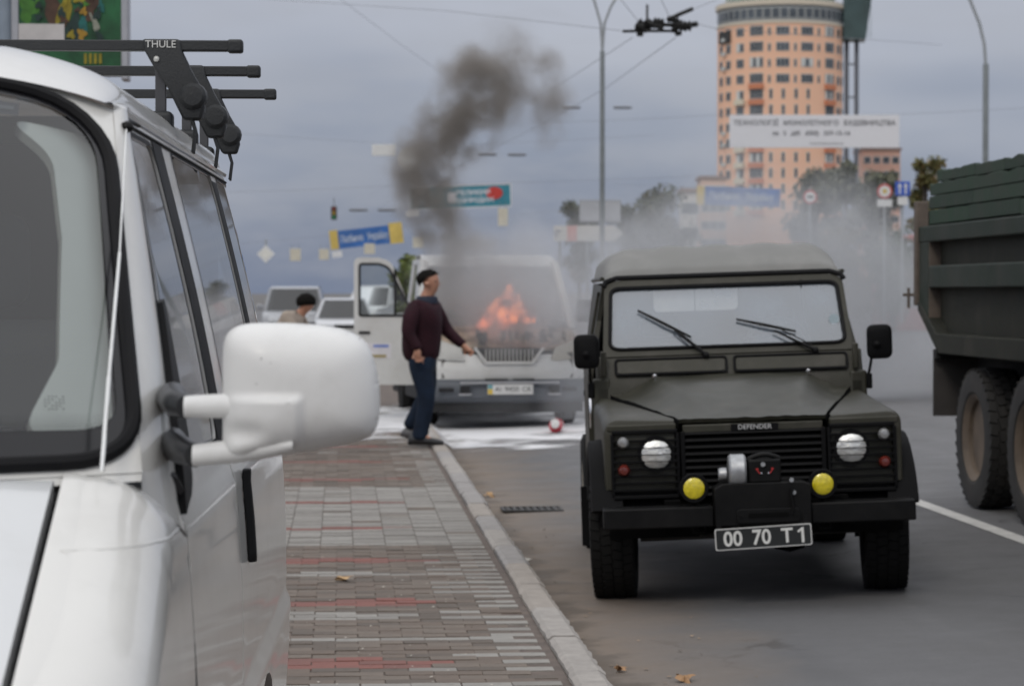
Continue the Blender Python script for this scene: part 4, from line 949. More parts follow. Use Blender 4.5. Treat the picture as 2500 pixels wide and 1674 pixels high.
# ------------------------------------------------------------------ burning van
def build_fire_van():
    D = 29.6; loc = W(1243, 1045, D); zr = road_z(loc.x)
    root = thing('burning_van', 'white light lorry with its engine on fire and its cab door open', 'van', (loc.x, loc.y, zr), R(-4+9))
    WHT = pm('fire_van_white', (.62, .62, .60), .4, coat=.5, var=.06, dirt=(.38, .36, .32), damt=.5)
    SCO = pm('scorched', (.27, .215, .16), .8, var=.75, scale=5, dirt=(.045, .036, .03), damt=1.0, dscale=2.2)
    BUR = pm('burnt', (.04, .033, .028), .9, var=.5, scale=6)
    BMP = pm('bumper_grey', (.085, .095, .11), .55, var=.12)
    DK = pm('fire_van_dark', (.012, .012, .013), .8)
    GLZ = glass('fire_van_glass', (.35, .36, .36), 1.5, dust_sheen=.35)
    def O(n, mb, m, par=root, **k): return obj(n, mb, m, par, **k)
    hw = .99
    def bend(p):
        x, y, z = p; k = 1-.15*max(0, z-1.05)/1.1
        return (x*k, y+.20*(abs(x)/hw)**2.6*(1 if y < 1.6 else max(0, 1-(y-1.6))), z)
    def skin(prof, m, name, x0=-hw, x1=hw, nx=14, par=root):
        mb = MB().grid(lambda a, b: bend((lerp(x0, x1, a), *prof[round(b*(len(prof)-1))])), nx, len(prof)-1); return O(name, mb, m, par, smooth=40)
    skin([(.02, .60), (0, .70), (.01, .80), (.05, .90)], WHT, 'nose')
    skin([(1.42, 1.98), (1.52, 2.06), (1.75, 2.12), (2.1, 2.13), (2.3, 2.10), (2.36, 2.0)], WHT, 'roof')
    sc_ = skin([(.80, 1.20), (1.42, 1.98)], GLZ, 'windscreen', -.92, .92)
    for s in (-1, 1):
        O('screen_pillar', MB().tube([bend((s*.96, .78, 1.18)), bend((s*.96, 1.1, 1.6)), bend((s*.96, 1.45, 2.02))], .055, 8), WHT)
        dw = [(1.0, .55), (2.05, .55), (2.05, 2.06), (1.55, 2.06), (1.0, 1.25)]
        ph = [(.20, .55), (5.2, .55), (5.2, 2.12), (1.50, 2.08), (.82, 1.22), (.10, .98)]
        arch = [(.95+.43*math.cos(a), .55+.40*math.sin(a)) for a in [math.pi*i/10 for i in range(11)]]
        poly = [(.22, .55), (.52, .55)]+arch[::-1][1:-1]+[(1.38, .55), (2.34, .55), (2.34, 2.06), (1.50, 2.06), (.82, 1.22), (.10, .98)]
        win2 = [(2.3, 1.3), (3.6, 1.3), (3.6, 1.95), (2.3, 1.95)]
        op = rounded([(1.42, .62), (2.1, .62), (2.1, 2.0), (1.62, 2.0), (1.42, 1.5)], .04) if s < 0 else rounded([(1.25, 1.3), (2.05, 1.3), (2.05, 1.95), (1.66, 1.95)], .05)
        sd = O('body_side', patch(poly, [op], lambda y, z: bend((s*hw, y, z)), .25, .03), WHT, smooth=30)
        if s > 0: O('side_pane', patch(op, [], lambda y, z: bend((s*(hw-.01), y, z)), .2), GLZ, sd)
        w = bpy.data.objects.new('wheel', None); C.objects.link(w); w.parent = root; w.location = (s*.86, .98, .33)
        O('tyre', MB().lathe([(.20, -.09), (.29, -.10), (.325, -.07), (.33, 0), (.325, .07), (.29, .10), (.20, .09)], 28, (0, 0, 0), 'X', ring=True), RUBBER, w)
        O('rim', MB().lathe([(0, s*.06), (.1, s*.07), (.2, s*.09), (.205, s*-.06), (0, s*-.06)], 24, (0, 0, 0), 'X'), pm('van_rim', (.4, .4, .4), .5, metal=.5), w)
        O('arch_liner', MB().loft([[(s*x, .95-math.cos(a)*.42, .55+math.sin(a)*.39) for x in (.4, .95)]+[(s*x, .95-math.cos(a)*.44, .55+math.sin(a)*.41) for x in (.95, .4)] for a in [math.pi*i/10 for i in range(11)]]), DK)
        # headlamp
        hp = rounded([(.52, .82), (.95, .85), (.97, 1.06), (.82, 1.07), (.57, .98)], .03)
        hl = O('headlamp', patch(hp, [], lambda x, z: Vector(bend((s*x, .03+.30*max(0, z-.85), z)))+Vector((s*.004, -.02, 0)), .08, .02), pm('fire_lamp', (.42, .42, .40), .35, coat=.3) if s < 0 else pm('fire_lamp_hot', (.40, .37, .31), .3, coat=.6, metal=.2))
        O('fog_recess', MB().b2((s*.545-.06, -.085, .44), (s*.545+.06, -.045, .53)), DK, bev=.006)
        O('fog_trim', MB().b2((s*.545-.075, -.090, .415), (s*.545+.075, -.06, .436)), pm('trim_silver', (.45, .45, .46), .35, metal=.5))
        O('bumper_vent', MB().b2((s*.75-.10, -.03+.05, .455), (s*.75+.08, .06, .50)), DK)
        O('door_mirror', MB().loft([[Vector((s*(1.10+x*k), .95+y, 1.42+z*k)) for x, z in rounded([(-.10, -.14), (.10, -.14), (.10, .14), (-.10, .14)], .05, 4)] for k, y in ((.8, -.05), (1, 0), (1, .03))]), BLACK) if s > 0 else None
    # bumper with number plate
    bm_ = O('bumper', MB().grid(lambda a, b: Vector(bend((lerp(-1.01, 1.01, a), interp(b, [0, .2, .5, .8, 1], [.05, -.035, -.045, -.03, .04]), lerp(.32, .61, b)))), 24, 10), BMP, smooth=50)
    O('bumper_strip', MB().b2((-.60, -.088, .555), (.60, -.05, .578)), MATS['trim_silver'], bm_)
    for x0, x1 in ((-.30, -.02), (.04, .30)): O('intake', MB().b2((x0, -.062, .590), (x1, -.03, .612)), DK, bm_)
    O('air_dam', MB().grid(lambda a, b: Vector(bend((lerp(-.95, .95, a), .06, lerp(.20, .33, b)))), 16, 2), DK)
    pl = O('number_plate', MB().b2((-.275, -.10, .425), (.275, -.075, .545)), pm('plate_pale', (.60, .60, .58), .5)); 
    O('plate_band', MB().b2((-.272, -.103, .490), (-.215, -.099, .542)), pm('band_teal', (.12, .30, .34), .5), pl)
    O('plate_band', MB().b2((-.272, -.103, .428), (-.215, -.099, .490)), pm('band_yellow', (.60, .42, .05), .5), pl)
    for t, x in (('AI', -.15), ('9420', .02), ('CK', .20)): O('plate_text', text_mb(t, .085, Matrix.Translation((x, -.102, .485)) @ FACE, .002), pm('plate_ink', (.05, .05, .05), .5), pl, smooth=None)
    # grille with upright bars
    gr = O('grille', MB().prism([(-.42, .98), (-.28, .80), (.28, .80), (.42, .98)], 'Y', -.004, .06), DK)
    for i in range(15):
        x = -.33+.66*i/14; O('grille_bar', MB().b2((x-.008, -.018, .805), (x+.008, .0, .965 if abs(x) < .30 else .90)), pm('grille_grey', (.40, .39, .36), .5), gr)
    O('grille_rim', MB().tube([(-.42, -.012, .985), (-.28, -.016, .80), (.28, -.016, .80), (.42, -.012, .985)], .018, 8), WHT, gr)
    # scorched, buckled bonnet half eaten by the fire
    def hood(a, b_):
        x = lerp(-.96, .96, a); y = lerp(.05, .82, b_); z = lerp(.93, 1.20, b_)+.04*(1-(x/.9)**2)
        c = math.exp(-((x-.25)/.42)**2-((b_-.55)/.35)**2)
        z -= .16*c; z += .05*mnoise.noise(Vector((x*4, y*5, 3)))*(.4+c); y += .03*mnoise.noise(Vector((x*5, y*4, 8)))
        return bend((x, y, z))
    O('bonnet', MB().grid(hood, 40, 20), SCO, smooth=60)
    O('engine_bay', MB().b2((-.8, .12, .62), (.8, .80, .92)), BUR)
    rr = random.Random(4)
    for i in range(14):
        x, y = rr.uniform(-.35, .75), rr.uniform(.12, .75); s_ = rr.uniform(.03, .08)
        O('charred_scrap', MB().loft([[Vector((x, y, .98+.2*y))+Vector((rr.uniform(-1, 1)*s_, rr.uniform(-1, 1)*s_, t*.05+rr.uniform(-.02, .05))) for _ in range(5)] for t in range(3)]), BUR if i % 3 else SCO, smooth=None)
    O('cabin_back', MB().b2((-.84, 2.32, .6), (.84, 2.35, 2.04)), WHT)
    bed = O('load_bed', MB().b2((-.98, 2.45, .92), (.98, 5.3, 1.0)), BMP)
    for x in (-.98, .98): O('bed_side', MB().b2((x-.015, 2.45, 1.0), (x+.015, 5.3, 1.36)), WHT, bed)
    O('bed_end', MB().b2((-.98, 5.27, 1.0), (.98, 5.3, 1.36)), WHT, bed)
    O('floor_pan', MB().b2((-.85, .3, .28), (.85, 5.1, .50)), DK)
    for s in (-1, 1): O('rear_tyre', MB().lathe([(.2, -.09), (.29, -.10), (.33, 0), (.29, .10), (.2, .09)], 24, (s*.78, 3.9, .33), 'X'), RUBBER)
    # open door, its outside towards us
    dl = bpy.data.objects.new('open_door', None); C.objects.link(dl); dl.parent = root; dl.location = (-1.0, 1.16, 0); dl.rotation_euler = (0, 0, R(-9+4))
    outline = rounded([(-.76, .50), (.0, .50), (.0, 1.30), (-.30, 2.03), (-.45, 2.08), (-.76, 2.08)], [.06, .03, .05, .22, .05, .08])
    win = rounded([(-.69, 1.36), (-.06, 1.36), (-.06, 1.44), (-.33, 1.96), (-.45, 2.0), (-.69, 2.0)], [.03, .02, .02, .16, .05, .04])
    ds = O('door_skin', patch(outline, [win], lambda x, z: (x, .04*max(0, z-1.3), z), .15, .05), WHT, dl, smooth=30)
    O('door_pane', patch(win, [], lambda x, z: (x, .02+.04*max(0, z-1.3), z), .2), glass('door_glass', (.62, .66, .66), 1.5, dust_sheen=.12), dl)
    O('window_rubber', bead(win, lambda x, z: (x, .04*max(0, z-1.3)-.003, z), .016), DK, dl)
    O('quarter_bar', MB().b2((-.265, -.004, 1.37), (-.235, .03, 1.93)), DK, dl)
    O('door_handle', MB().b2((-.70, -.025, 1.135), (-.56, 0, 1.165)), BLACK, dl, bev=.008)
    st = O('door_sticker', MB().b2((-.70, -.004, .83), (-.30, -.001, 1.02)), pm('sticker_white', (.66, .64, .66), .5), dl)
    O('sticker_strip', MB().b2((-.52, -.0065, .965), (-.33, -.0045, 1.0)), pm('sticker_blue', (.18, .25, .55), .5), st)
    O('sticker_strip', MB().b2((-.62, -.0065, .84), (-.36, -.0045, .875)), pm('sticker_ochre', (.35, .28, .12), .5), st)
    return root, D
fire_van, FD = build_fire_van()

# ------------------------------------------------------------------ smoke
def smoke_mat(name, blobs, origin, colour, dens, nscale, lo, hi, warp, aniso=.2, step=1.0, fire=False):
    """density from a chain of soft balls (x, y, z, radius, weight) broken up by noise"""
    m = bpy.data.materials.new(name); m.use_nodes = True; nt = m.node_tree; N = nt.nodes; L = nt.links; N.remove(N['Principled BSDF']); out = N['Material Output']
    tc = N.new('ShaderNodeTexCoord')
    nw = N.new('ShaderNodeTexNoise'); nw.inputs['Scale'].default_value = nscale*.6; nw.inputs['Detail'].default_value = 2; L.new(tc.outputs['Object'], nw.inputs['Vector'])
    sb = N.new('ShaderNodeVectorMath'); sb.operation = 'SUBTRACT'; L.new(nw.outputs['Color'], sb.inputs[0]); sb.inputs[1].default_value = (.5, .5, .5)
    ml = N.new('ShaderNodeVectorMath'); ml.operation = 'MULTIPLY_ADD'; L.new(sb.outputs[0], ml.inputs[0]); ml.inputs[1].default_value = (warp,)*3; L.new(tc.outputs['Object'], ml.inputs[2])
    acc = None
    for (p, r, w) in blobs:
        q = Vector(p)-Vector(origin)
        d = N.new('ShaderNodeVectorMath'); d.operation = 'DISTANCE'; L.new(ml.outputs[0], d.inputs[0]); d.inputs[1].default_value = q
        f = N.new('ShaderNodeMapRange'); f.interpolation_type = 'SMOOTHSTEP'; L.new(d.outputs['Value'], f.inputs[0]); f.inputs[1].default_value = r; f.inputs[2].default_value = r*.25; f.inputs[3].default_value = 0; f.inputs[4].default_value = w
        if acc is None: acc = f.outputs[0]
        else:
            a = N.new('ShaderNodeMath'); a.operation = 'MAXIMUM'; L.new(acc, a.inputs[0]); L.new(f.outputs[0], a.inputs[1]); acc = a.outputs[0]
    n = N.new('ShaderNodeTexNoise'); n.inputs['Scale'].default_value = nscale; n.inputs['Detail'].default_value = 3; n.inputs['Roughness'].default_value = .6; L.new(tc.outputs['Object'], n.inputs['Vector'])
    r = N.new('ShaderNodeMapRange'); L.new(n.outputs[0], r.inputs[0]); r.inputs[1].default_value = lo; r.inputs[2].default_value = hi
    k = N.new('ShaderNodeMath'); k.operation = 'MULTIPLY'; L.new(acc, k.inputs[0]); L.new(r.outputs[0], k.inputs[1])
    k2 = N.new('ShaderNodeMath'); k2.operation = 'MULTIPLY'; L.new(k.outputs[0], k2.inputs[0]); k2.inputs[1].default_value = dens
    if fire:
        cm = N.new('ShaderNodeMix'); cm.data_type = 'RGBA'; L.new(k.outputs[0], cm.inputs[0]); cm.inputs[6].default_value = (1, .13, .03, 1); cm.inputs[7].default_value = (*colour, 1)
        e = N.new('ShaderNodeEmission'); L.new(cm.outputs[2], e.inputs[0]); L.new(k2.outputs[0], e.inputs[1]); L.new(e.outputs[0], out.inputs['Volume']); m.cycles.volume_step_rate = step; return m
    v = N.new('ShaderNodeVolumePrincipled'); v.inputs['Color'].default_value = (*colour, 1); v.inputs['Anisotropy'].default_value = aniso; L.new(k2.outputs[0], v.inputs['Density'])
    L.new(v.outputs[0], out.inputs['Volume']); m.cycles.volume_step_rate = step; return m
def smoke(name, label, path, colour, dens, nscale, lo, hi, warp, step, aniso=.2, fire=False, cat='smoke'):
    """path: (px, py, D, radius in px, weight)"""
    bl = [(W(px, py, D), rp*D/6000, w) for px, py, D, rp, w in path]
    lo_ = Vector([min(p[i]-r*.96-warp*.12 for p, r, w in bl) for i in range(3)]); hi_ = Vector([max(p[i]+r*.96+warp*.12 for p, r, w in bl) for i in range(3)])
    lo_.z = max(lo_.z, .16); org = (lo_+hi_)/2
    o = obj(name, MB().b2(lo_-org, hi_-org), smoke_mat(name, bl, org, colour, dens, nscale, lo, hi, warp, aniso, step, fire), smooth=None); o.location = org
    return tag(o, label, cat, kind='stuff')
smoke('dark_smoke', 'thick dark grey-brown smoke plume leaning right above the burning lorry', [
    (1230, 775, 30.2, 130, .45), (1165, 700, 30.2, 130, .55), (1115, 620, 30.3, 105, .75), (1085, 545, 30.4, 100, .8), (1045, 470, 30.4, 110, .9), (1040, 405, 30.5, 120, 1), (1095, 335, 30.6, 125, 1), (1155, 270, 30.6, 130, .95), (1190, 205, 30.7, 130, .85), (1270, 180, 30.8, 130, .45), (1300, 260, 30.8, 120, .35), (1230, 130, 30.8, 110, .25)],
    (.44, .405, .37), 11.5, 2.3, .40, .68, .75, .7)
smoke('grey_smoke', 'pale blue-grey smoke drifting from the burning lorry behind the off-roader', [
    (1110, 690, 29.9, 160, .7), (1200, 690, 29.3, 170, 1.9), (1300, 680, 29.3, 190, 2.1), (1210, 800, 28.9, 100, .7), (1310, 800, 29.0, 110, .8), (1370, 760, 30.0, 200, 1.2), (1410, 860, 30.2, 180, .8), (1400, 970, 29.4, 150, .45), (1430, 655, 31.5, 200, .9), (1560, 640, 32.5, 200, .8), (1700, 625, 33.5, 210, .75), (1850, 605, 34.5, 240, .9), (2000, 650, 35.0, 260, .9), (2150, 740, 35.5, 280, .95), (2080, 850, 35.0, 230, .7), (1900, 760, 34.5, 290, .8), (1650, 740, 33, 260, .8), (1200, 990, 29.0, 130, .15), (1830, 440, 34.5, 220, .16)],
    (.84, .85, .87), 1.7, .9, .25, .68, 1.1, 1.5)
FL = []
for pts in ([(1188, 785, 26), (1200, 766, 24), (1210, 748, 19), (1216, 734, 13)], [(1222, 780, 34), (1232, 758, 30), (1240, 736, 25), (1238, 714, 19), (1234, 698, 13)], [(1250, 772, 26), (1254, 752, 20), (1250, 734, 14)], [(1284, 778, 22), (1276, 758, 19), (1270, 740, 15), (1268, 724, 11)], [(1265, 904, 16), (1250, 906, 12)], [(1302, 780, 14), (1298, 768, 10)]):
    FL += [(x, y, FD+.55, r*1.02, 1) for x, y, r in pts]
smoke('fire', 'orange fire flaring up from the burnt engine bay of the lorry', FL, (1, .36, .11), 36, 4.5, .38, .60, .30, .35, fire=True, cat='fire')
# ------------------------------------------------------------------ people
def skinned(name, J, E, m, parent, sub=2, root_j=None):
    """one continuous surface grown round a jointed skeleton; J: name -> (x, y, z, radius[, radius2])"""
    names = list(J); idx = {n: i for i, n in enumerate(names)}
    me = bpy.data.meshes.new(name); me.from_pydata([J[n][:3] for n in names], [(idx[a], idx[b]) for a, b in E], [])
    o = bpy.data.objects.new(name, me); C.objects.link(o); o.parent = parent
    sk = o.modifiers.new('skin', 'SKIN'); sk.use_smooth_shade = True
    for n in names:
        v = me.skin_vertices[0].data[idx[n]]; r = J[n][3]; r2 = J[n][4] if len(J[n]) > 4 else r; v.radius = (r, r2); v.use_root = (n == (root_j or names[0]))
    sb = o.modifiers.new('subdivision', 'SUBSURF'); sb.levels = sub; sb.render_levels = sub
    me.materials.append(m); return o
def hand(J, E, wrist, key, d, side, sz=1.0):
    """palm, four curled fingers of unequal length and a thumb leaving the side of the palm"""
    d = Vector(d).normalized(); s = Vector(side).normalized(); n = d.cross(s); w = Vector(J[wrist][:3])
    def P(k, v, r): J[key+k] = (*v, r*sz)
    P('palm', w+d*.055*sz, .030); P('knk', w+d*.090*sz, .031); E += [(wrist, key+'palm'), (key+'palm', key+'knk')]
    for i, (off, ln) in enumerate(((-.030, .066), (-.010, .076), (.010, .072), (.029, .056))):
        a = w+d*.098*sz+s*off*sz; b = a+(d*.62+n*.25)*ln*.6*sz; c = b+(d*.35+n*.55)*ln*.6*sz
        P(f'f{i}a', a, .0095); P(f'f{i}b', b, .009); P(f'f{i}c', c, .0075); E += [(key+'knk', f'{key}f{i}a'), (f'{key}f{i}a', f'{key}f{i}b'), (f'{key}f{i}b', f'{key}f{i}c')]
    a = w+d*.045*sz-s*.040*sz; b = a+(d*.7-s*.45+n*.3)*.045*sz; c = b+(d*.8+n*.4)*.028*sz
    P('ta', a, .012); P('tb', b, .0105); P('tc', c, .008); E += [(key+'palm', key+'ta'), (key+'ta', key+'tb'), (key+'tb', key+'tc')]
SKIN = pm('skin', (.46, .235, .155), .55, var=.10, scale=12)
HAIR = pm('dark_hair', (.008, .007, .006), .8, var=.4, scale=40, bump=.8, bscale=90, spec=.1)
def person_walking():
    D = 25.1; g = W(1028, 1090, D)
    root = thing('person', 'man in a plum jacket and blue jeans walking along the kerb past the burning lorry', 'person', (g.x, g.y, PZ+.028), -YAW)
    J = {'pelvis': (.01, 0, .93, .10, .085), 'spine': (.01, .0, 1.12, .10, .085), 'chest': (.015, 0, 1.30, .10, .09), 'nk0': (.035, 0, 1.465, .062), 'nk1': (.058, 0, 1.535, .058), 'hd0': (.092, 0, 1.585, .066, .066), 'hd1': (.085, 0, 1.655, .086, .082), 'hd2': (.072, 0, 1.725, .082), 'hd3': (.068, 0, 1.755, .05),
         'sh_n': (-.05, -.15, 1.38, .040), 'el_n': (-.10, -.22, 1.13, .036), 'wr_n': (-.02, -.24, .96, .030),
         'sh_f': (.09, .14, 1.38, .040), 'el_f': (.20, .20, 1.17, .036), 'wr_f': (.37, .16, 1.00, .030),
         'hip_n': (-.01, -.09, .88, .095), 'kn_n': (.06, -.10, .50, .062), 'an_n': (-.015, -.10, .12, .045), 'to_n': (.11, -.12, .03, .02),
         'hip_f': (.03, .09, .88, .095), 'kn_f': (.04, .09, .50, .062), 'an_f': (-.11, .10, .19, .045), 'to_f': (.0, .10, .09, .02)}
    E = [('pelvis', 'spine'), ('spine', 'chest'), ('chest', 'nk0'), ('nk0', 'nk1'), ('nk1', 'hd0'), ('hd0', 'hd1'), ('hd1', 'hd2'), ('hd2', 'hd3'),
         ('chest', 'sh_n'), ('sh_n', 'el_n'), ('el_n', 'wr_n'), ('chest', 'sh_f'), ('sh_f', 'el_f'), ('el_f', 'wr_f'),
         ('pelvis', 'hip_n'), ('hip_n', 'kn_n'), ('kn_n', 'an_n'), ('an_n', 'to_n'), ('pelvis', 'hip_f'), ('hip_f', 'kn_f'), ('kn_f', 'an_f'), ('an_f', 'to_f')]
    hand(J, E, 'wr_n', 'hn_', (.10, -.02, -1), (1, .2, .1), .82); hand(J, E, 'wr_f', 'hf_', (.62, -.05, -.70), (.6, -.5, .5), .85)
    body = skinned('body', J, E, SKIN, root)
    # jacket
    JK = pm('plum_jacket', (.028, .009, .014), .8, spec=.2, var=.25, scale=9, bump=.35, bscale=40)
    J2 = {'a': (.0, 0, .80, .170, .175), 'b': (.0, 0, 1.00, .185, .19), 'c': (.01, 0, 1.16, .190, .190), 'd': (.015, 0, 1.31, .190, .18), 'e': (.03, 0, 1.43, .120, .115), 'f': (.042, 0, 1.475, .085),
          'sn': (-.06, -.165, 1.405, .088), 'en0': (-.085, -.215, 1.25, .076), 'en': (-.105, -.225, 1.13, .068), 'wn': (-.03, -.24, .995, .052), 'wn2': (-.022, -.242, .965, .048),
          'sf': (.10, .155, 1.405, .088), 'ef0': (.16, .19, 1.27, .075), 'ef': (.205, .20, 1.165, .066), 'wf': (.34, .17, 1.025, .050), 'wf2': (.365, .165, 1.00, .046)}
    E2 = [('a', 'b'), ('b', 'c'), ('c', 'd'), ('d', 'e'), ('e', 'f'), ('d', 'sn'), ('sn', 'en0'), ('en0', 'en'), ('en', 'wn'), ('wn', 'wn2'), ('d', 'sf'), ('sf', 'ef0'), ('ef0', 'ef'), ('ef', 'wf'), ('wf', 'wf2')]
    skinned('jacket', J2, E2, JK, body)
    obj('collar', MB().loft([[(.05+r*1.1*math.cos(a)+dx, r*math.sin(a), z) for a in [2*math.pi*i/16 for i in range(16)]] for r, z, dx in ((.098, 1.435, -.01), (.090, 1.47, 0), (.080, 1.505, .0), (.072, 1.51, .0), (.075, 1.47, 0))]), pm('navy_collar', (.012, .017, .035), .8), body, smooth=60)
    # jeans
    JN = pm('jeans', (.011, .019, .036), .85, spec=.2, var=.4, scale=6, bump=.3, bscale=60)
    J3 = {'p': (.01, 0, .98, .140, .125), 'q': (.01, 0, .86, .145, .135), 'hn': (.0, -.085, .76, .108), 'tn': (.03, -.095, .63, .096), 'kn': (.055, -.10, .49, .082), 'cn': (.03, -.10, .30, .076), 'an': (-.01, -.10, .08, .074), 'an2': (-.012, -.10, .045, .074),
          'hf': (.03, .085, .76, .108), 'tf': (.05, .09, .63, .096), 'kf': (.04, .09, .49, .082), 'cf': (-.03, .095, .33, .075), 'af': (-.115, .10, .14, .072)}
    skinned('jeans', J3, [('p', 'q'), ('q', 'hn'), ('hn', 'tn'), ('tn', 'kn'), ('kn', 'cn'), ('cn', 'an'), ('an', 'an2'), ('q', 'hf'), ('hf', 'tf'), ('tf', 'kf'), ('kf', 'cf'), ('cf', 'af')], JN, body)
    for (x, y, z, tilt, mname, col) in ((-.05, -.105, .0, 0, 'shoe_dark', (.02, .02, .022)), (-.135, .10, .055, -.38, 'shoe_grey', (.11, .11, .115))):
        M = Matrix.Translation((x, y, z)) @ Matrix.Rotation(tilt*-1, 4, 'Y')
        rings = [[M @ Vector((dx, w*math.cos(a), max(0.0, h*.5+h*.55*math.sin(a)))) for a in [2*math.pi*i/12 for i in range(12)]] for dx, w, h in ((-.06, .028, .06), (-.04, .042, .10), (.02, .045, .11), (.10, .048, .085), (.18, .050, .06), (.235, .036, .045), (.25, .015, .03))]
        obj('shoe', MB().loft(rings), pm(mname, col, .5), body, smooth=60)
    # hair and ear
    def hairfn(a, b):
        th = a*2*math.pi; ph = b*math.pi*.60; r = .103
        back = .5-.5*math.cos(th); ph *= .50+.76*back**1.7+.04*math.sin(5*th)
        v = Vector((math.sin(ph)*math.cos(th)*1.03, math.sin(ph)*math.sin(th)*.90, math.cos(ph)*1.0))
        return Vector((.066, 0, 1.680))+v*r*(1+.10*mnoise.noise(v*5))
    obj('hair', MB().grid(hairfn, 28, 12), HAIR, body, smooth=60)
    obj('ear', MB().lathe([(0, -.012), (.018, -.010), (.024, 0), (.016, .006), (0, .006)], 12, (.055, -.098, 1.635), 'Y'), SKIN, body, smooth=60)
    obj('nose', MB().loft([[(.146+dx, -.020+w*math.cos(q), z+.004*math.sin(q)) for q in [i*math.pi/4 for i in range(8)]] for dx, w, z in ((.0, .008, 1.672), (.012, .011, 1.655), (.026, .016, 1.632), (.012, .014, 1.622), (-.005, .008, 1.618))]), SKIN, body, smooth=60)
    obj('eye', MB().lathe([(0, -.004), (.006, -.003), (.007, 0)], 8, (.128, -.068, 1.660), 'Y'), pm('face_eye', (.05, .035, .03), .5), body)
    obj('mouth', MB().box((.138, -.038, 1.592), (.012, .022, .005)), pm('face_mouth', (.28, .10, .08), .6), body, bev=.002)
    root.scale = (1.18, 1.16, 1.0)
    return root
person_walking()
def person_bent():
    D = 27.5; g = W(712, 1064, D)
    root = thing('person', 'man in a beige jacket with dark hair bending down behind the big door mirror', 'person', (g.x, g.y, PZ), -YAW)
    J = {'pelvis': (-.16, .02, .90, .12, .11), 'spine': (-.10, .02, 1.10, .12, .10), 'chest': (.0, 0, 1.30, .10, .09), 'nk0': (.09, 0, 1.44, .06), 'nk1': (.13, -.01, 1.49, .056), 'hd0': (.155, -.02, 1.52, .07), 'hd1': (.175, -.02, 1.57, .09), 'hd2': (.165, -.02, 1.625, .08), 
         'sh_n': (-.02, -.16, 1.36, .04), 'el_n': (.08, -.22, 1.12, .046), 'wr_n': (.25, -.20, .98, .03), 'sh_f': (.05, .15, 1.36, .04), 'el_f': (.18, .2, 1.14, .046), 'wr_f': (.34, .12, 1.0, .03),
         'hip_n': (-.17, -.09, .86, .095), 'kn_n': (-.06, -.10, .48, .062), 'an_n': (-.16, -.10, .09, .045), 'to_n': (0, -.12, .035, .035), 'hip_f': (-.15, .09, .86, .095), 'kn_f': (-.02, .10, .48, .062), 'an_f': (-.10, .10, .09, .045), 'to_f': (.06, .12, .035, .035)}
    E = [('pelvis', 'spine'), ('spine', 'chest'), ('chest', 'nk0'), ('nk0', 'nk1'), ('nk1', 'hd0'), ('hd0', 'hd1'), ('hd1', 'hd2'), ('chest', 'sh_n'), ('sh_n', 'el_n'), ('el_n', 'wr_n'), ('chest', 'sh_f'), ('sh_f', 'el_f'), ('el_f', 'wr_f'),
         ('pelvis', 'hip_n'), ('hip_n', 'kn_n'), ('kn_n', 'an_n'), ('an_n', 'to_n'), ('pelvis', 'hip_f'), ('hip_f', 'kn_f'), ('kn_f', 'an_f'), ('an_f', 'to_f')]
    hand(J, E, 'wr_n', 'hn_', (.7, 0, -.7), (.5, .5, .4)); hand(J, E, 'wr_f', 'hf_', (.7, 0, -.7), (.5, -.5, .4))
    body = skinned('body', J, E, SKIN, root)
    J2 = {'a': (-.17, .01, .84, .17, .155), 'b': (-.13, .01, 1.0, .18, .165), 'c': (-.08, .01, 1.16, .19, .17), 'd': (-.02, 0, 1.30, .20, .17), 'e': (.06, 0, 1.41, .125, .12), 'f': (.10, 0, 1.455, .08),
          'sn': (-.04, -.19, 1.39, .098), 'en': (.07, -.23, 1.13, .072), 'wn': (.22, -.205, 1.0, .05), 'sf': (.05, .19, 1.39, .098), 'ef': (.17, .21, 1.15, .07), 'wf': (.32, .13, 1.015, .05)}
    skinned('jacket', J2, [('a', 'b'), ('b', 'c'), ('c', 'd'), ('d', 'e'), ('e', 'f'), ('d', 'sn'), ('sn', 'en'), ('en', 'wn'), ('d', 'sf'), ('sf', 'ef'), ('ef', 'wf')], pm('beige_jacket', (.34, .285, .235), .85, var=.12, scale=7, bump=.3, bscale=40), body)
    J3 = {'p': (-.16, 0, .88, .15, .14), 'q': (-.15, 0, .82, .14, .13), 'hn': (-.15, -.09, .74, .105), 'kn': (-.07, -.10, .48, .082), 'an': (-.15, -.10, .09, .07), 'hf': (-.13, .09, .74, .105), 'kf': (-.03, .10, .48, .082), 'af': (-.10, .10, .09, .07)}
    skinned('trousers', J3, [('p', 'q'), ('q', 'hn'), ('hn', 'kn'), ('kn', 'an'), ('q', 'hf'), ('hf', 'kf'), ('kf', 'af')], pm('dark_trousers', (.02, .02, .024), .9), body)
    def hairfn(a, b):
        th = a*2*math.pi; ph = b*math.pi*.62*(.8+.5*(.5-.5*math.cos(th)))
        v = Vector((math.sin(ph)*math.cos(th), math.sin(ph)*math.sin(th)*.92, math.cos(ph))); v = Matrix.Rotation(R(22), 3, 'Y') @ v
        return Vector((.158, -.02, 1.592))+v*.106*(1+.10*mnoise.noise(v*5))
    obj('hair', MB().grid(hairfn, 28, 12), HAIR, body, smooth=60)
    root.scale = (1.05, 1.05, .925)
    for x, y in ((-.12, -.11), (-.06, .11)): obj('shoe', MB().loft([[(x+dx, y+w*math.cos(a), max(0, h*.5+h*.55*math.sin(a))) for a in [2*math.pi*i/10 for i in range(10)]] for dx, w, h in ((-.08, .03, .07), (-.03, .044, .10), (.08, .048, .08), (.18, .04, .05), (.2, .015, .03))]), pm('shoe_dark', (.02, .02, .022), .5), body, smooth=60)
    return root
person_bent()

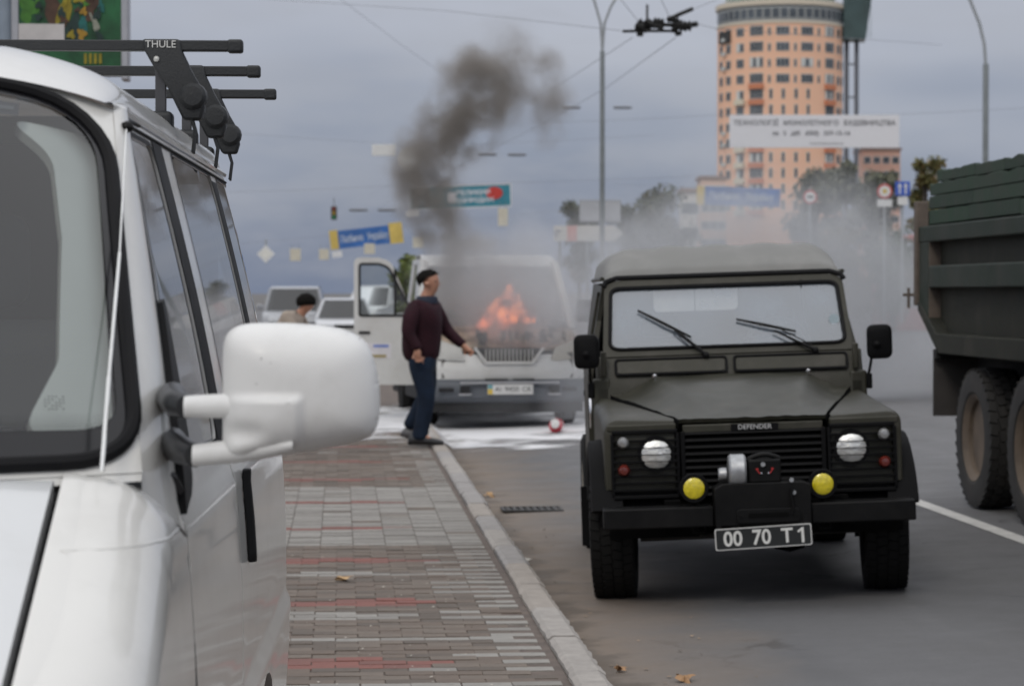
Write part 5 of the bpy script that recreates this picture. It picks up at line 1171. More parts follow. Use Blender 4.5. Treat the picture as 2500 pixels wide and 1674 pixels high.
# ------------------------------------------------------------------ parked cars far behind
def car(name, label, px, D, col, w, h, length, rotz, hood=1.0, boxy=.0, mirrors=True, gx=None, glass_t=(.10, .13, .14)):
    g = W(px, 715+6000*1.62/D, D); z0 = .06 if g.x < .9 else road_z(g.x)
    root = thing(name, label, 'car', (g.x, g.y, z0), rotz)
    PT = pm('car_paint_%.2f_%.2f' % (col[0], w), col, .35, coat=1, var=.05); GZ = glass('car_glass', (.16, .19, .19), 1.5, boost=.05); DK = pm('car_dark', (.015, .015, .016), .7)
    hw = w/2; zb = h*.56
    def O(n, mb, m, par=root, **k): return obj(n, mb, m, par, **k)
    def bend(x, y, z): return (x*(1-.30*max(0, z-zb)/(h-zb)*(1-boxy*.6)), y+.18*(abs(x)/hw)**3*(1 if y < length/2 else -1), z)
    P = [(0, .25), (-.02, zb*.55), (.03, zb*.80), (.22, zb*.92), (hood, zb*1.02)]
    O('body', MB().grid(lambda a, b: bend(lerp(-hw, hw, a), *P[round(b*(len(P)-1))]), 12, len(P)-1), PT, smooth=50)
    c1 = hood+.55*(1-boxy*.3); c2 = length-.35
    O('windscreen', MB().grid(lambda a, b: bend(lerp(-hw*.93, hw*.93, a), lerp(hood, c1, b), lerp(zb*1.02, h*.955, b)), 8, 2), GZ, smooth=50)
    R_ = [(c1, h*.955), (c1+.2, h*.99), ((c1+c2)/2, h), (c2, h*.96), (length-.05, zb), (length, .35)]
    O('roof', MB().grid(lambda a, b: bend(lerp(-hw*.97, hw*.97, a), *R_[round(b*5)]), 8, 5), PT, smooth=50)
    for s in (-1, 1):
        win = [(hood+.35, zb*1.03), (c2, zb*1.03), (c2-.1, h*.93), (c1+.1, h*.93)]
        sd = O('body_side', patch([(.12, .28), (length-.1, .28), (length-.05, zb), (c2, h*.96), (c1, h*.955), (hood, zb*1.02), (.15, zb*.9)], [win], lambda y, z: bend(s*hw, y, z), .4, .02), PT)
        O('side_window', patch(win, [], lambda y, z: bend(s*(hw-.01), y, z), .4), GZ, sd)
        O('screen_pillar', MB().tube([bend(s*hw*.95, hood, zb*1.02), bend(s*hw*.95, c1, h*.955)], .045, 6), PT)
        O('headlamp', MB().b2((s*hw*.62-.16, -.01, zb*.66), (s*hw*.62+.16, .1, zb*.82)), pm('far_lamp', (.7, .72, .74), .15, coat=1), bev=.02)
        if mirrors: O('door_mirror', MB().b2((s*(hw+.02), hood+.25, zb*1.05), (s*(hw+.24), hood+.35, zb*1.05+.17)), PT, bev=.03)
        for y in (.75, length-.85): O('wheel', MB().lathe([(.1, s*.1), (.26, s*.11), (.31, s*.07), (.32, 0), (.31, s*-.1), (0, s*-.1)], 20, (s*(hw-.11), y, .32), 'X'), RUBBER)
    gr = O('grille', MB().b2((-hw*.40, -.045, zb*.62), (hw*.40, 0, zb*.80)), DK, bev=.01)
    O('bumper', MB().b2((-hw*.96, -.06, .28), (hw*.96, .12, zb*.50)), PT, bev=.05)
    O('number_plate', MB().b2((-.26, -.075, .42), (.26, -.062, .53)), pm('plate_pale', (.6, .6, .58), .5))
    O('underbody', MB().b2((-hw*.9, .1, .18), (hw*.9, length-.1, .5)), DK)
    return root
car('parked_car', 'dark grey off-road car with white mirrors behind the man in beige', 715, 78, (.30, .31, .33), 1.95, 1.83, 4.7, -.02, 1.0, .6)
car('parked_car', 'silver saloon parked low in front of the white pickup', 845, 74, (.55, .56, .58), 1.80, 1.46, 4.5, .03, 1.15)
car('parked_car', 'white pickup parked farthest back behind the silver saloon', 858, 96, (.68, .68, .68), 1.95, 1.92, 4.9, -.55, 1.1, .7)

# ------------------------------------------------------------------ masts, wires, banners, signs
POLE = pm('pole_grey', (.19, .21, .215), .6, var=.12)
POLEL = pm('pole_light', (.33, .35, .36), .6, var=.1)
def mast(label, px, D, ytop, r0, r1, arms):
    b = W(px, 900, D); z0 = road_z(b.x)
    ztop = W(px, ytop, D).z-z0
    root = thing('lamp_post', label, 'lamp post', (b.x, b.y, z0), -YAW)
    obj('base', MB().lathe([(r0*1.9, 0), (r0*1.9, .25), (r0*1.1, .4), (r0, .4)], 14), POLE, root)
    obj('pole', MB().lathe([(r0, .3), (r0*.92, ztop*.55), (r1*1.15, ztop), (r1, ztop+.02)], 14), POLE, root)
    for pts in arms:
        S = 6000/D
        P = [((x-px)/S, 0, W(px, y, D).z-z0) for x, y in pts]
        a = obj('arm', MB().tube(P, r1*.62, 8), POLEL, root)
        e = P[-1]; d = 1 if P[-1][0] > P[0][0] else -1
        obj('lamp_head', MB().loft([[(e[0]+d*t*.7, w*math.cos(q), e[2]+.05*t+h*math.sin(q)) for q in [2*math.pi*i/10 for i in range(10)]] for t, w, h in ((-.1, .05, .05), (.1, .12, .07), (.7, .14, .07), (1, .06, .04))]), POLEL, a, smooth=60)
    return root
mast('tall grey double-armed lamp post rising behind the burning lorry', 1470, 62, 128, .070, .052, [[(1470, 130), (1466, 60), (1452, 10), (1425, -60), (1380, -110)], [(1470, 130), (1475, 60), (1490, 20), (1520, -30), (1570, -70)]])
mast('grey lamp post with one curved arm above the green lorry', 2404, 68, 160, .088, .072, [[(2404, 165), (2400, 110), (2388, 60), (2366, 5), (2330, -60), (2290, -90)]])

def board(name, label, cat, px0, px1, py0, py1, D, m, tilt=0, thick=.06, group=None, rod=True, frame=None):
    """a flat board at its real size, hung or held on a thin rod"""
    S = 6000/D; c = W((px0+px1)/2, (py0+py1)/2, D); w = (px1-px0)/S; h = (py1-py0)/S
    root = thing(name, label, cat, c, -YAW, group); root.rotation_euler = (0, tilt, -YAW)
    obj('panel', MB().b2((-w/2, 0, -h/2), (w/2, thick, h/2)), m, root, bev=.01)
    if frame:
        f = MB(); 
        for a, b in (((-w/2-.05, -.02, -h/2-.05), (-w/2, thick, h/2+.05)), ((w/2, -.02, -h/2-.05), (w/2+.05, thick, h/2+.05))): obj('frame_side', MB().b2(a, b), frame, root)
        for z in (-h/2-.05, h/2): obj('frame_rail', MB().b2((-w/2, -.02, z), (w/2, thick, z+.05)), frame, root)
    return root, w, h
INK = pm('ink', (.035, .035, .045), .6)
def wire(label, pts, r=.011, sag=.12):
    r *= .36
    P = []
    for (a, b) in zip(pts, pts[1:]):
        a, b = Vector(a), Vector(b)
        P += [a.lerp(b, i/10)-Vector((0, 0, sag*4*(i/10)*(1-i/10))) for i in range(10)]
    P.append(Vector(pts[-1]))
    o = obj('wire', MB().tube(P, r, 5), pm('wire_grey', (.26, .27, .29), .6), smooth=60); return tag(o, label, 'wire', 'overhead wires')
# white banner with black writing
b, w, h = board('banner', 'long white banner with black lettering hung before the round tower', 'banner', 1781, 2196, 281, 361, 105, pm('banner_white', (.78, .78, .80), .7, var=.03))
def words(par, line, size, width, cx, z, m, bold, dy=-.012):
    """a line of writing, each word its own piece, fitted to a width"""
    ms = [text_mb(t, size, FACE, .004, 'LEFT', bold) for t in line]; ww = [max(v[0] for v in q.v) for q in ms]; gap = size*.75
    tot = sum(ww)+gap*(len(ms)-1); k = width/tot; x = cx-width/2
    for q, a in zip(ms, ww):
        obj('word', q.map(lambda p: (x+p[0]*k, p[1]+dy, p[2]+z)), m, par, smooth=None); x += (a+gap)*k
words(b, ['ТЕХНОЛОГІЇ', 'МОНОЛІТНОГО', 'БУДІВНИЦТВА'], .285, w*.955, 0, .25*h, INK, .002)
words(b, ['за', '5', 'діб', '(050)', '337-15-16'], .26, w*.46, -.02*w, -.06*h, INK, .002)
words(b, ['www.budova.com.ua'], .17, w*.2, .07*w, -.36*h, pm('ink_grey', (.3, .31, .3), .6), 0)
wire('wire along the top of the long white banner', [W(1300, 300, 105), W(1781, 279, 105), W(2196, 279, 105), W(2700, 250, 105)], .02, .05)
# teal banner
b, w, h = board('banner', 'teal banner with white writing and a red oval hung above the burning lorry', 'banner', 1002, 1246, 455, 506, 120, pm('banner_teal', (.045, .24, .31), .7, var=.25, scale=1.2), tilt=R(-2.2), frame=pm('frame_white', (.72, .72, .72), .6))
obj('logo', MB().prism([(w*.26+.0+w*.085*math.cos(a), h*.12+h*.30*math.sin(a)) for a in [2*math.pi*i/20 for i in range(20)]], 'Y', -.02, -.01), pm('logo_red', (.55, .05, .04), .6), b).location = (w*.08, 0, 0)
obj('logo', MB().prism(rounded([(-w*.13, -h*.28), (-w*.045, -h*.28), (-w*.045, h*.22), (-w*.13, h*.22)], .08), 'Y', -.02, -.01), pm('logo_white', (.7, .68, .70), .6), b)
for t, z, s in (('ВЕЛИКИЙ', .16*h, .34), ('РОЗПРОДАЖ', -.20*h, .30)): obj('word', text_mb(t.replace('Й', 'И'), s, Matrix.Translation((w*.13, -.02, z)) @ FACE, .004, bold=.012), pm('letter_white', (.66, .70, .74), .6), b, smooth=None)
obj('picture', MB().b2((-w*.49, -.012, -h*.46), (-w*.30, -.004, h*.46)), pm('banner_picture', (.10, .12, .13), .7, var=.9, scale=2), b)
obj('weight', MB().b2((-w*.55, -.02, -h*.85), (-w*.42, .05, -h*.58)), MATS['frame_white'], b)
wire('wire that carries the teal banner across the road', [W(500, 470, 120), W(1002, 452, 120), W(1246, 446, 120), W(1900, 420, 120)], .02, .05)
# blue and yellow banners
BLU = pm('banner_blue', (.045, .15, .42), .7, var=.25, scale=.8); YEL = pm('banner_yellow', (.62, .46, .12), .7, var=.2, scale=1)
b, w, h = board('banner', 'blue banner with yellow ends low at the left over the parked cars', 'banner', 806, 983, 556, 600, 150, BLU, tilt=R(-6.5))
obj('yellow_end', MB().b2((-w/2-.02, -.02, -h*.5), (-w*.39, .02, h*.56)), YEL, b); obj('yellow_end', MB().b2((w*.32, -.02, -h*.55), (w/2+.02, .02, h*.6)), YEL, b)
words(b, ['Любимо', 'Україну'], .58, w*.66, -w*.03, -.02*h, pm('letter_pale', (.55, .62, .72), .6), .012, -.02)
obj('weight', MB().b2((-w*.5, -.02, -h*.95), (-w*.36, .05, -h*.6)), MATS['frame_white'], b)
wire('wire that carries the low blue banner at the left', [W(500, 600, 150), W(806, 575, 150), W(983, 552, 150), W(1400, 510, 150)], .02, .05)
b, w, h = board('banner', 'blue banner with a yellow left end at the foot of the round tower', 'banner', 1702, 1905, 458, 503, 150, BLU, tilt=R(2.0))
obj('yellow_end', MB().b2((-w/2-.02, -.02, -h*.5), (-w*.41, .02, h*.5)), YEL, b)
words(b, ['Любимо', 'Україну'], .6, w*.78, w*.03, 0, MATS['letter_pale'], .012, -.02)
wire('wire that carries the blue banner by the round tower', [W(1500, 450, 150), W(1702, 456, 150), W(1905, 462, 150), W(2300, 470, 150)], .02, .05)

def sign_round(name, label, px, py, rpx, D, face, rim=None, hang=60, inner=None):
    S = 6000/D; c = W(px, py, D); r = rpx/S
    root = thing(name, label, 'road sign', c, -YAW)
    if rim:
        obj('rim', MB().lathe([(0, .0), (r, 0), (r, .03), (0, .03)], 28, ax='Y'), rim, root); obj('face', MB().lathe([(0, -.006), (r*.76, -.006), (r*.76, -.002)], 28, ax='Y'), face, root)
    else: obj('face', MB().lathe([(0, 0), (r, 0), (r, .03), (0, .03)], 28, ax='Y'), face, root)
    if inner: obj('symbol', inner(r), INK if not isinstance(inner, tuple) else INK, root)
    return root
SW = pm('sign_white', (.72, .72, .70), .5, var=.04); SR = pm('sign_red', (.55, .05, .05), .5); SY = pm('sign_cream', (.62, .58, .47), .6, var=.15)
s_ = sign_round('road_sign', 'large plain white disc hung beside the dark smoke plume', 1001, 389, 30, 85, SW)
wire('span wire that carries the white disc and the pale plate', [W(300, 300, 85), W(937, 350, 85), W(1001, 357, 85), W(1600, 330, 85)], .012, .05)
board('street_plate', 'pale oblong plate hung left of the large white disc', 'sign', 908, 966, 353, 381, 85, SW)
def diamond():
    c = W(649, 620, 85); r = 22/6000*85; root = thing('road_sign', 'white diamond road sign low at the left over the parked cars', 'road sign', c, -YAW)
    obj('rim', MB().prism([(r, 0), (0, r), (-r, 0), (0, -r)], 'Y', 0, .03), SW, root); q = r*.62
    obj('face', MB().prism([(q, 0), (0, q), (-q, 0), (0, -q)], 'Y', -.006, -.002), pm('sign_pale', (.78, .77, .70), .5), root)
    obj('bracket', MB().b2((-.03, .03, -r), (.03, .06, r*1.6)), POLEL, root)
diamond()
for px, py, w_, h_, D, lab in ((721, 622, 26, 30, 140, 'small cream hanging plate nearest the white diamond sign'), (791, 621, 24, 26, 150, 'small cream hanging plate below the left end of the blue banner'), (902, 607, 26, 26, 150, 'small cream hanging plate under the right half of the low blue banner'), (1021, 592, 26, 26, 140, 'small cream hanging plate just right of the low blue banner'), (1228, 530, 24, 44, 110, 'tall narrow cream plate hanging under the right end of the teal banner')):
    r_, w2, h2 = board('hanging_plate', lab, 'sign', px-w_/2, px+w_/2, py-h_/2, py+h_/2, D, SY, group='cream plates hung from the wires')
    for s in (-1, 1): obj('hook', MB().tube([(s*w2*.3, .03, h2/2), (s*w2*.3, .03, h2/2+.3)], .012, 5), POLE, r_)
def traffic_light():
    c = W(815, 520, 110); root = thing('traffic_light', 'small dark traffic light hanging above the low blue banner', 'traffic light', c, -YAW)
    obj('housing', MB().b2((-.13, 0, -.30), (.13, .2, .30)), pm('tl_dark', (.05, .045, .03), .6), root, bev=.03)
    for z, col, n in ((.19, (.2, .02, .02), 'red_lens'), (0, (.35, .22, .02), 'amber_lens'), (-.19, (.02, .2, .08), 'green_lens')): obj(n, MB().lathe([(0, -.02), (.07, -.015), (.08, 0)], 14, (0, 0, z), 'Y'), pm('tl_'+n, col, .3), root)
    obj('hook', MB().tube([(0, .1, .3), (0, .1, .7)], .02, 6), POLE, root)
traffic_light()
# signs at the right
sg = sign_round('road_sign', 'red-rimmed round sign with a black symbol before the trees', 1978, 481, 17, 80, SW, SR)
obj('symbol', MB().b2((-.10, -.010, -.03), (.10, -.007, .04)), INK, sg); obj('post', MB().tube([(0, .06, -4.0), (0, .06, .3)], .035, 8), POLEL, sg)
sg = sign_round('road_sign', 'red-rimmed round sign with a yellow centre left of the blue lane sign', 2160, 467, 18, 80, SW, SR)
obj('symbol', MB().lathe([(0, -.010), (.08, -.010), (.08, -.007)], 14, ax='Y'), pm('sym_yellow', (.6, .42, .05), .5), sg); obj('post', MB().tube([(0, .06, -4.4), (0, .06, .3)], .035, 8), POLEL, sg)
obj('plate', MB().b2((-.24, -.004, -.50), (.24, .03, -.27)), SW, sg)
sg, w, h = board('road_sign', 'blue sign with two white arrows at the edge of the green lorry', 'road sign', 2186, 2222, 443, 478, 80, pm('sign_blue', (.05, .12, .50), .5))
for x in (-w*.2, w*.2): obj('arrow', MB().prism([(x-.025, -h*.36), (x+.025, -h*.36), (x+.025, h*.12), (x+.07, h*.12), (x, h*.4), (x-.07, h*.12), (x-.025, h*.12)], 'Y', -.006, -.003), SW, sg, smooth=None)
obj('lower_plate', MB().b2((-.16, 0, -h*.5-.30), (.16, .03, -h*.5-.04)), SW, sg); obj('post', MB().tube([(0, .09, -4.4), (0, .09, .2)], .035, 8), POLEL, sg)
# billboards behind the burning lorry
sg, w, h = board('billboard', 'grey twin-panel board behind the tall lamp post', 'billboard', 1414, 1516, 488, 543, 95, pm('board_grey', (.33, .34, .36), .7, var=.1))
for x0, x1 in ((-.47, -.02), (.04, .47)): obj('sheet', MB().b2((w*x0, -.02, -h*.42), (w*x1, -.005, h*.42)), pm('board_sheet', (.42, .43, .45), .7, var=.12, scale=2), sg)
for x in (-w*.3, w*.3): obj('leg', MB().tube([(x, .1, -4.5), (x, .1, -h/2)], .07, 8), POLE, sg)
sg, w, h = board('direction_sign', 'pale arrow-shaped sign with a pink band below the twin-panel board', 'sign', 1352, 1500, 551, 589, 92, pm('sign_bone', (.58, .56, .52), .6, var=.06))
obj('pink_band', MB().b2((-w*.28, -.02, -h/2), (-w*.12, -.004, h/2)), pm('band_pink', (.60, .30, .26), .6), sg)
obj('arrow_tip', MB().prism([(w/2, -h/2), (w/2+.35, 0), (w/2, h/2)], 'Y', 0, .06), MATS['sign_bone'], sg)
obj('symbol', MB().tube([(-w*.43+.10*math.cos(a), -.015, .10*math.sin(a)) for a in [math.pi*(.2+1.3*i/10) for i in range(11)]], .035, 6), pm('symbol_slate', (.16, .17, .22), .6), sg)
for x in (-w*.4, w*.4): obj('leg', MB().tube([(x, .1, -3.6), (x, .1, -h/2)], .06, 8), POLE, sg)
# poster stand at the upper left
def poster():
    D = 20; S = 6000/D; c = W(170, 165, D); root = thing('poster_stand', 'tall lit-box poster with a green jungle picture behind the white van', 'poster', (c.x, c.y, PZ), -YAW+R(4))
    z0 = c.z-PZ; w = 250/S; h = 1.55
    x0 = -125/S
    obj('box', MB().b2((x0, .03, z0-.06), (x0+w, .18, z0+h)), pm('poster_box', (.16, .17, .18), .5), root)
    pg = obj('picture', MB().b2((x0, .0, z0), (x0+w, .028, z0+h-.05)), pm('poster_green', (.012, .085, .03), .5, var=.75, scale=3.2), root)
    for x in (x0-.02, x0+w+.03): obj('frame_post', MB().b2((x-.03, -.02, z0-.10), (x+.03, .2, z0+h)), pm('poster_frame', (.42, .43, .46), .4, metal=.3), root, bev=.01)
    obj('side_column', MB().lathe([(.075, 0), (.075, z0+h)], 18, (x0-.10, .1, 0)), pm('column_blue', (.24, .29, .35), .5), root)
    obj('post', MB().b2((-.06, .04, 0), (.06, .16, z0-.05)), POLE, root)
    cols = {'yellow': (.26, .21, .015), 'brown': (.07, .035, .02), 'teal': (.012, .12, .11), 'dark': (.012, .035, .03), 'lime': (.05, .17, .02), 'pale': (.24, .25, .20), 'ochre': (.35, .20, .02)}
    def blob(n, cx, cy_, rx, ry, seed, dy, rot=0):
        P = []
        for i in range(22):
            a = 2*math.pi*i/22; k = 1+.28*math.sin(3*a+seed)+.16*math.sin(5*a+seed*2); x, y = rx*k*math.cos(a), ry*k*math.sin(a)
            P.append(((cx-170)/S+x/S*math.cos(rot)-y/S*math.sin(rot), z0+(165-cy_)/S+x/S*math.sin(rot)+y/S*math.cos(rot)))
        obj('picture_patch', MB().prism(P, 'Y', -.001*dy, .001-.001*dy+.0), pm('poster_'+n, cols[n], .5, var=.35, scale=12), pg, smooth=None)
    blob('lime', 70, 25, 22, 30, 1, 2); blob('brown', 128, 20, 20, 45, 2, 3, .2); blob('yellow', 160, 25, 16, 40, 3, 4, -.3); blob('dark', 180, 75, 22, 34, 4, 5); blob('teal', 205, 60, 10, 26, 5, 6); blob('brown', 222, 20, 14, 30, 6, 7, -.2); blob('ochre', 200, 85, 10, 14, 7, 8); blob('pale', 232, 60, 7, 26, 8, 9, .3); blob('teal', 246, 18, 8, 16, 9, 10); blob('yellow', 195, 0, 14, 10, 10, 11)
    rr = random.Random(31)
    for i in range(26):
        k = rr.random(); blob(rr.choice(['dark', 'lime', 'dark', 'brown', 'ochre', 'teal', 'yellow'] if i % 2 else ['dark', 'dark', 'brown']), rr.uniform(90, 255), rr.uniform(-60, 110), rr.uniform(3, 9), rr.uniform(5, 16), rr.uniform(0, 9), 12+i*.1, rr.uniform(-.6, .6))
    obj('white_panel', MB().b2(((48-170)/S, -.016, z0+(165-105)/S), ((158-170)/S, -.002, z0+(165-60)/S)), pm('poster_white', (.55, .53, .52), .6), pg)
    for i in range(4): obj('letter', MB().b2(((205+i*12-170)/S, -.01, z0+(165-156)/S), ((212+i*12-170)/S, -.001, z0+(165-131)/S)), MATS['poster_yellow'], pg)
    return root
poster()
# trolley wire crossing
def crossing():
    D = 36; S = 6000/D; c = W(1600, 62, D); root = thing('wire_crossing', 'black trolley wire crossing gear hanging in the sky', 'wire fitting', c, -YAW)
    BK = pm('fitting_black', (.012, .012, .011), .7)
    def q(px, py, y=0): return Vector(((px-1600)/S, y, -(py-62)/S))
    obj('lower_bar', MB().tube([q(1520, 77), q(1560, 76), q(1640, 76), q(1660, 82)], .022, 8), BK, root)
    obj('upper_bar', MB().tube([q(1628, 50), q(1660, 35), q(1692, 22)], .030, 8), BK, root)
    rr = random.Random(2)
    for (x, y, r) in ((1570, 60, .085), (1582, 62, .09), (1560, 68, .06), (1608, 55, .075), (1640, 48, .06), (1660, 58, .085), (1672, 66, .085), (1650, 70, .055), (1697, 58, .05), (1562, 85, .045), (1655, 84, .045)):
        M = Matrix.Rotation(rr.uniform(-.6, .6), 3, 'Y')
        obj('insulator', MB().lathe([(.4*r, -1.1*r), (r, -.8*r), (.6*r, -.4*r), (r, 0), (.6*r, .4*r), (r, .8*r), (.4*r, 1.1*r)], 12, q(x, y, rr.uniform(-.15, .15)), 'X', M), BK if rr.random() < .8 else pm('fitting_brown', (.03, .022, .018), .7), root)
    obj('clamp', MB().tube([q(1600, 60), q(1640, 62), q(1690, 60)], .03, 8), BK, root); obj('clamp', MB().tube([q(1575, 50), q(1590, 60), q(1620, 70)], .035, 8), BK, root)
    obj('drop_rod', MB().tube([q(1580, 12), q(1580, 52)], .022, 6), pm('rod_grey', (.12, .125, .13), .6), root)
    return root
crossing()
wire('wire running left from the black trolley fitting to the sky edge', [W(380, -20, 60), W(1100, 28, 46), W(1520, 76, 36)], .012, .0)
wire('wire running right from the trolley fitting to the tower', [W(1700, 58, 36), W(1745, 70, 36), W(2300, 110, 60)], .012, 0)
wire('left trolley wire slanting down behind the lamp post', [W(1545, 92, 36), W(1370, 205, 60), W(1290, 250, 80), W(900, 480, 200)], .014, 0)
wire('right trolley wire slanting down behind the lamp post', [W(1650, 92, 36), W(1480, 215, 56), W(1330, 300, 78), W(900, 520, 200)], .016, 0)
wire('wire from the trolley fitting up to the left', [W(1556, 50, 36), W(1512, -5, 34)], .012, 0)
wire('wire from the trolley fitting up through its middle', [W(1636, 45, 36), W(1612, -5, 34)], .012, 0)
wire('wire climbing right from the trolley fitting', [W(1690, 24, 36), W(1800, -20, 38)], .012, 0)
wire('pair wire crossing the upper left sky towards the smoke', [W(820, -10, 60), W(980, 110, 80), W(1150, 230, 110)], .016, 0)
for px, py, lab in ((1395, 263, 'dark wire joint right of the lamp post'), (1190, 377, 'dark wire joint left of the lamp post above the teal banner'), (1262, 378, 'dark wire joint right above the teal banner'), (875, 513, 'left dark wire joint right of the traffic light'), (945, 513, 'right dark wire joint between traffic light and teal banner'), (1520, 263, 'dark wire joint right of the tall lamp post')):
    c = W(px, py, 90); o = obj('wire_joint', MB().lathe([(.02, -.35), (.05, -.28), (.055, .0), (.05, .28), (.02, .35)], 8, ax='X'), pm('joint_dark', (.20, .21, .23), .7)); o.location = c; tag(o, lab, 'wire joint', 'wire joints')

# ------------------------------------------------------------------ round tower and houses
def tower():
    D = 470; S = 6000/D; c = W(1903, 700, D); r = 152/S; root = thing('round_tower', 'tall round peach-coloured apartment tower with rows of windows', 'building', (c.x, c.y, 0), -math.atan2(c.x, c.y))
    PE = pm('tower_peach', (.93, .57, .39), .85, var=.05, scale=.05); BEI = pm('tower_beige', (.70, .62, .50), .85); FR = pm('tower_frame', (.62, .64, .62), .7); GZ = pm('tower_pane', (.085, .10, .115), .15, var=.5, scale=.2); BAND = pm('tower_band', (.42, .44, .44), .8)
    zt = 52.0
    obj('wall', MB().lathe([(r, 0), (r, zt), (r*.995, zt)], 72), PE, root, smooth=30)
    for z, h, m, k in ((zt-.15, .5, BEI, 1.012), (zt+3.3, .9, BEI, 1.03)): obj('cornice', MB().lathe([(r*.98, z), (r*k, z), (r*k, z+h), (r*.98, z+h)], 72), m, root, smooth=30)
    obj('upper_ring', MB().lathe([(r*.99, zt+.3), (r*.99, zt+3.4)], 72), BAND, root, smooth=30)
    obj('penthouse', MB().lathe([(r*.86, zt+4.1), (r*.86, zt+8.5), (0, zt+9)], 48), pm('penthouse_green', (.16, .24, .22), .4, var=.4, scale=.3), root, smooth=30)
    for i in range(26):
        a = -math.pi/2+R(-88+176*i/25); obj('penthouse_mullion', MB().box((r*.865*math.cos(a), r*.865*math.sin(a), zt+6.3), (.18, .18, 4.4), Matrix.Rotation(a, 3, 'Z')), FR, root)
    def wn(ang, z, w, h, panes, pale=False):
        a = -math.pi/2+R(ang); M = Matrix.Rotation(a+math.pi/2, 4, 'Z'); n = max(2, int(w/1.2)+1)
        def cv(x, y, zz):
            b = a+x/r; q = r+.06-y; return (q*math.cos(b), q*math.sin(b), zz)
        f = obj('window', MB().grid(lambda s, t: cv(lerp(-w/2, w/2, s), 0, lerp(z, z+h, t)), n+1, 1).map(lambda p: p), FR, root, smooth=None)
        for i in range(panes):
            x0 = -w/2+.10+(w-.1)*i/panes; x1 = -w/2+(w-.1)*(i+1)/panes
            obj('pane', MB().grid(lambda s, t: cv(lerp(x0, x1, s), -.05, lerp(z+.12, z+h-.12, t)), 1, 1), GZ if not pale or i % 2 else FR, f, smooth=None)
        return f
    rr = random.Random(8)
    for fl in range(5, 17):
        z = zt-2.95*(17-fl)+.55
        for ang, w, p in ((-21.5, 2.7, 4), (51, 2.6, 4)):
            wn(ang, z, w, 1.9, p, rr.random() < .3)
            if fl < 14: obj('balcony_rail', MB().box((r*1.02*math.sin(R(ang)), -r*1.02*math.cos(R(ang)), z-.55), (2.9, .5, 1.0), Matrix.Rotation(R(ang), 3, 'Z')), pm('rail_red', (.62, .24, .13), .8), root)
        if fl >= 13:
            for ang in (2.5, 25): wn(ang, z, 2.5, 1.7, 3, rr.random() < .4)
            for ang in (-9.5, 13.8, 37): wn(ang, z, .6, 1.5, 1)
        else:
            for ang in (-8, 3, 14.5, 26): wn(ang, z, .7, 1.9, 1, False)
        wn(-38.5, z, 1.8, 1.7, 2, rr.random() < .5)
        if fl < 13: obj('balcony', MB().box((r*1.03*math.sin(R(-38)), -r*1.03*math.cos(R(-38)), z-.5), (2.2, .7, 1.05), Matrix.Rotation(R(-38), 3, 'Z')), pm('balcony_cream', (.72, .66, .52), .8), root)
        wn(-54, z, 1.5, 1.7, 2); wn(-68, z, 1.6, 1.7, 2); wn(66, z, 1.4, 1.7, 2); wn(78, z, 1.2, 1.7, 1)
        if rr.random() < .8: obj('cooler_box', MB().box((r*1.03*math.sin(R(-60)), -r*1.03*math.cos(R(-60)), z+rr.uniform(-.6, .6)), (.9, .5, .7), Matrix.Rotation(R(-60), 3, 'Z')), FR, root)
    for i in range(22): wn(-80+160*i/21, zt+.75, 1.5, 2.0, 1)
    obj('loggia', MB().box((r*1.0*math.sin(R(-60)), -r*1.0*math.cos(R(-60)), zt-2.2), (4.0, .6, 2.2), Matrix.Rotation(R(-60), 3, 'Z')), pm('loggia_dark', (.05, .05, .05), .8), root)
    # glazed lift shaft on stilts
    gs = obj('glass_annex', MB().prism([(2055-1903, 0), (2132-1903, 0), (2108-1903, 1), (2055-1903, 1)], 'Y', -3, 3).map(lambda p: (p[0]/S, p[1], W(2080, -60, D).z if p[2] < .5 else W(2080, 104, D).z)), pm('annex_glass', (.05, .085, .085), .2, var=.4, scale=.2), root)
    for i in range(9): obj('mullion', MB().box(((2060+i*7.5-1903)/S, -3.05, W(2080, 30, D).z), (.10, .12, 11)), pm('mullion_green', (.13, .19, .18), .5), gs)
    for px in (2064, 2088): obj('stilt', MB().tube([((px-1903)/S, 0, 0), ((px-1903)/S, 0, W(0, 100, D).z)], .42, 8), pm('stilt', (.16, .18, .21), .6), root)
    for py in (160, 240, 330): obj('stilt_tie', MB().box(((2076-1903)/S, 0, W(0, py, D).z), (2.0, .3, .3)), MATS['stilt'], root)
    return root
tower()
def block(label, px0, px1, ytop, D, mat_, depth, rows, cols, extra=None):
    S = 6000/D; c = W((px0+px1)/2, 700, D); w = (px1-px0)/S; h = W(0, ytop, D).z
    root = thing('house', label, 'building', (c.x, c.y, 0), -YAW)
    obj('wall', MB().b2((-w/2, 0, 0), (w/2, depth, h)), mat_, root)
    obj('roof', MB().b2((-w/2-.3, -.3, h), (w/2+.3, depth+.3, h+.5)), pm('house_roof', (.33, .25, .22), .8), root)
    for i in range(rows):
        for j in range(cols):
            x = -w/2+w*(j+.5)/cols; z = h-1.2-3*i
            f = obj('window', MB().b2((x-.75, -.06, z-1.5), (x+.75, .02, z)), MATS['tower_frame'], root); obj('pane', MB().b2((x-.62, -.09, z-1.37), (x+.62, -.055, z-.13)), MATS['tower_pane'], f)
    return root
block('pale pink and white block right of the round tower', 2105, 2197, 368, 500, pm('house_pink', (.74, .48, .38), .85, var=.08, scale=.1), 12, 7, 4)
block('small peach house left of the round tower foot', 1712, 1772, 437, 420, pm('house_peach', (.74, .52, .40), .85, var=.08), 10, 4, 3)
block('little white house with a red roof at the left of the blue tower banner', 1668, 1700, 470, 300, pm('house_white', (.70, .66, .60), .85), 8, 2, 2)
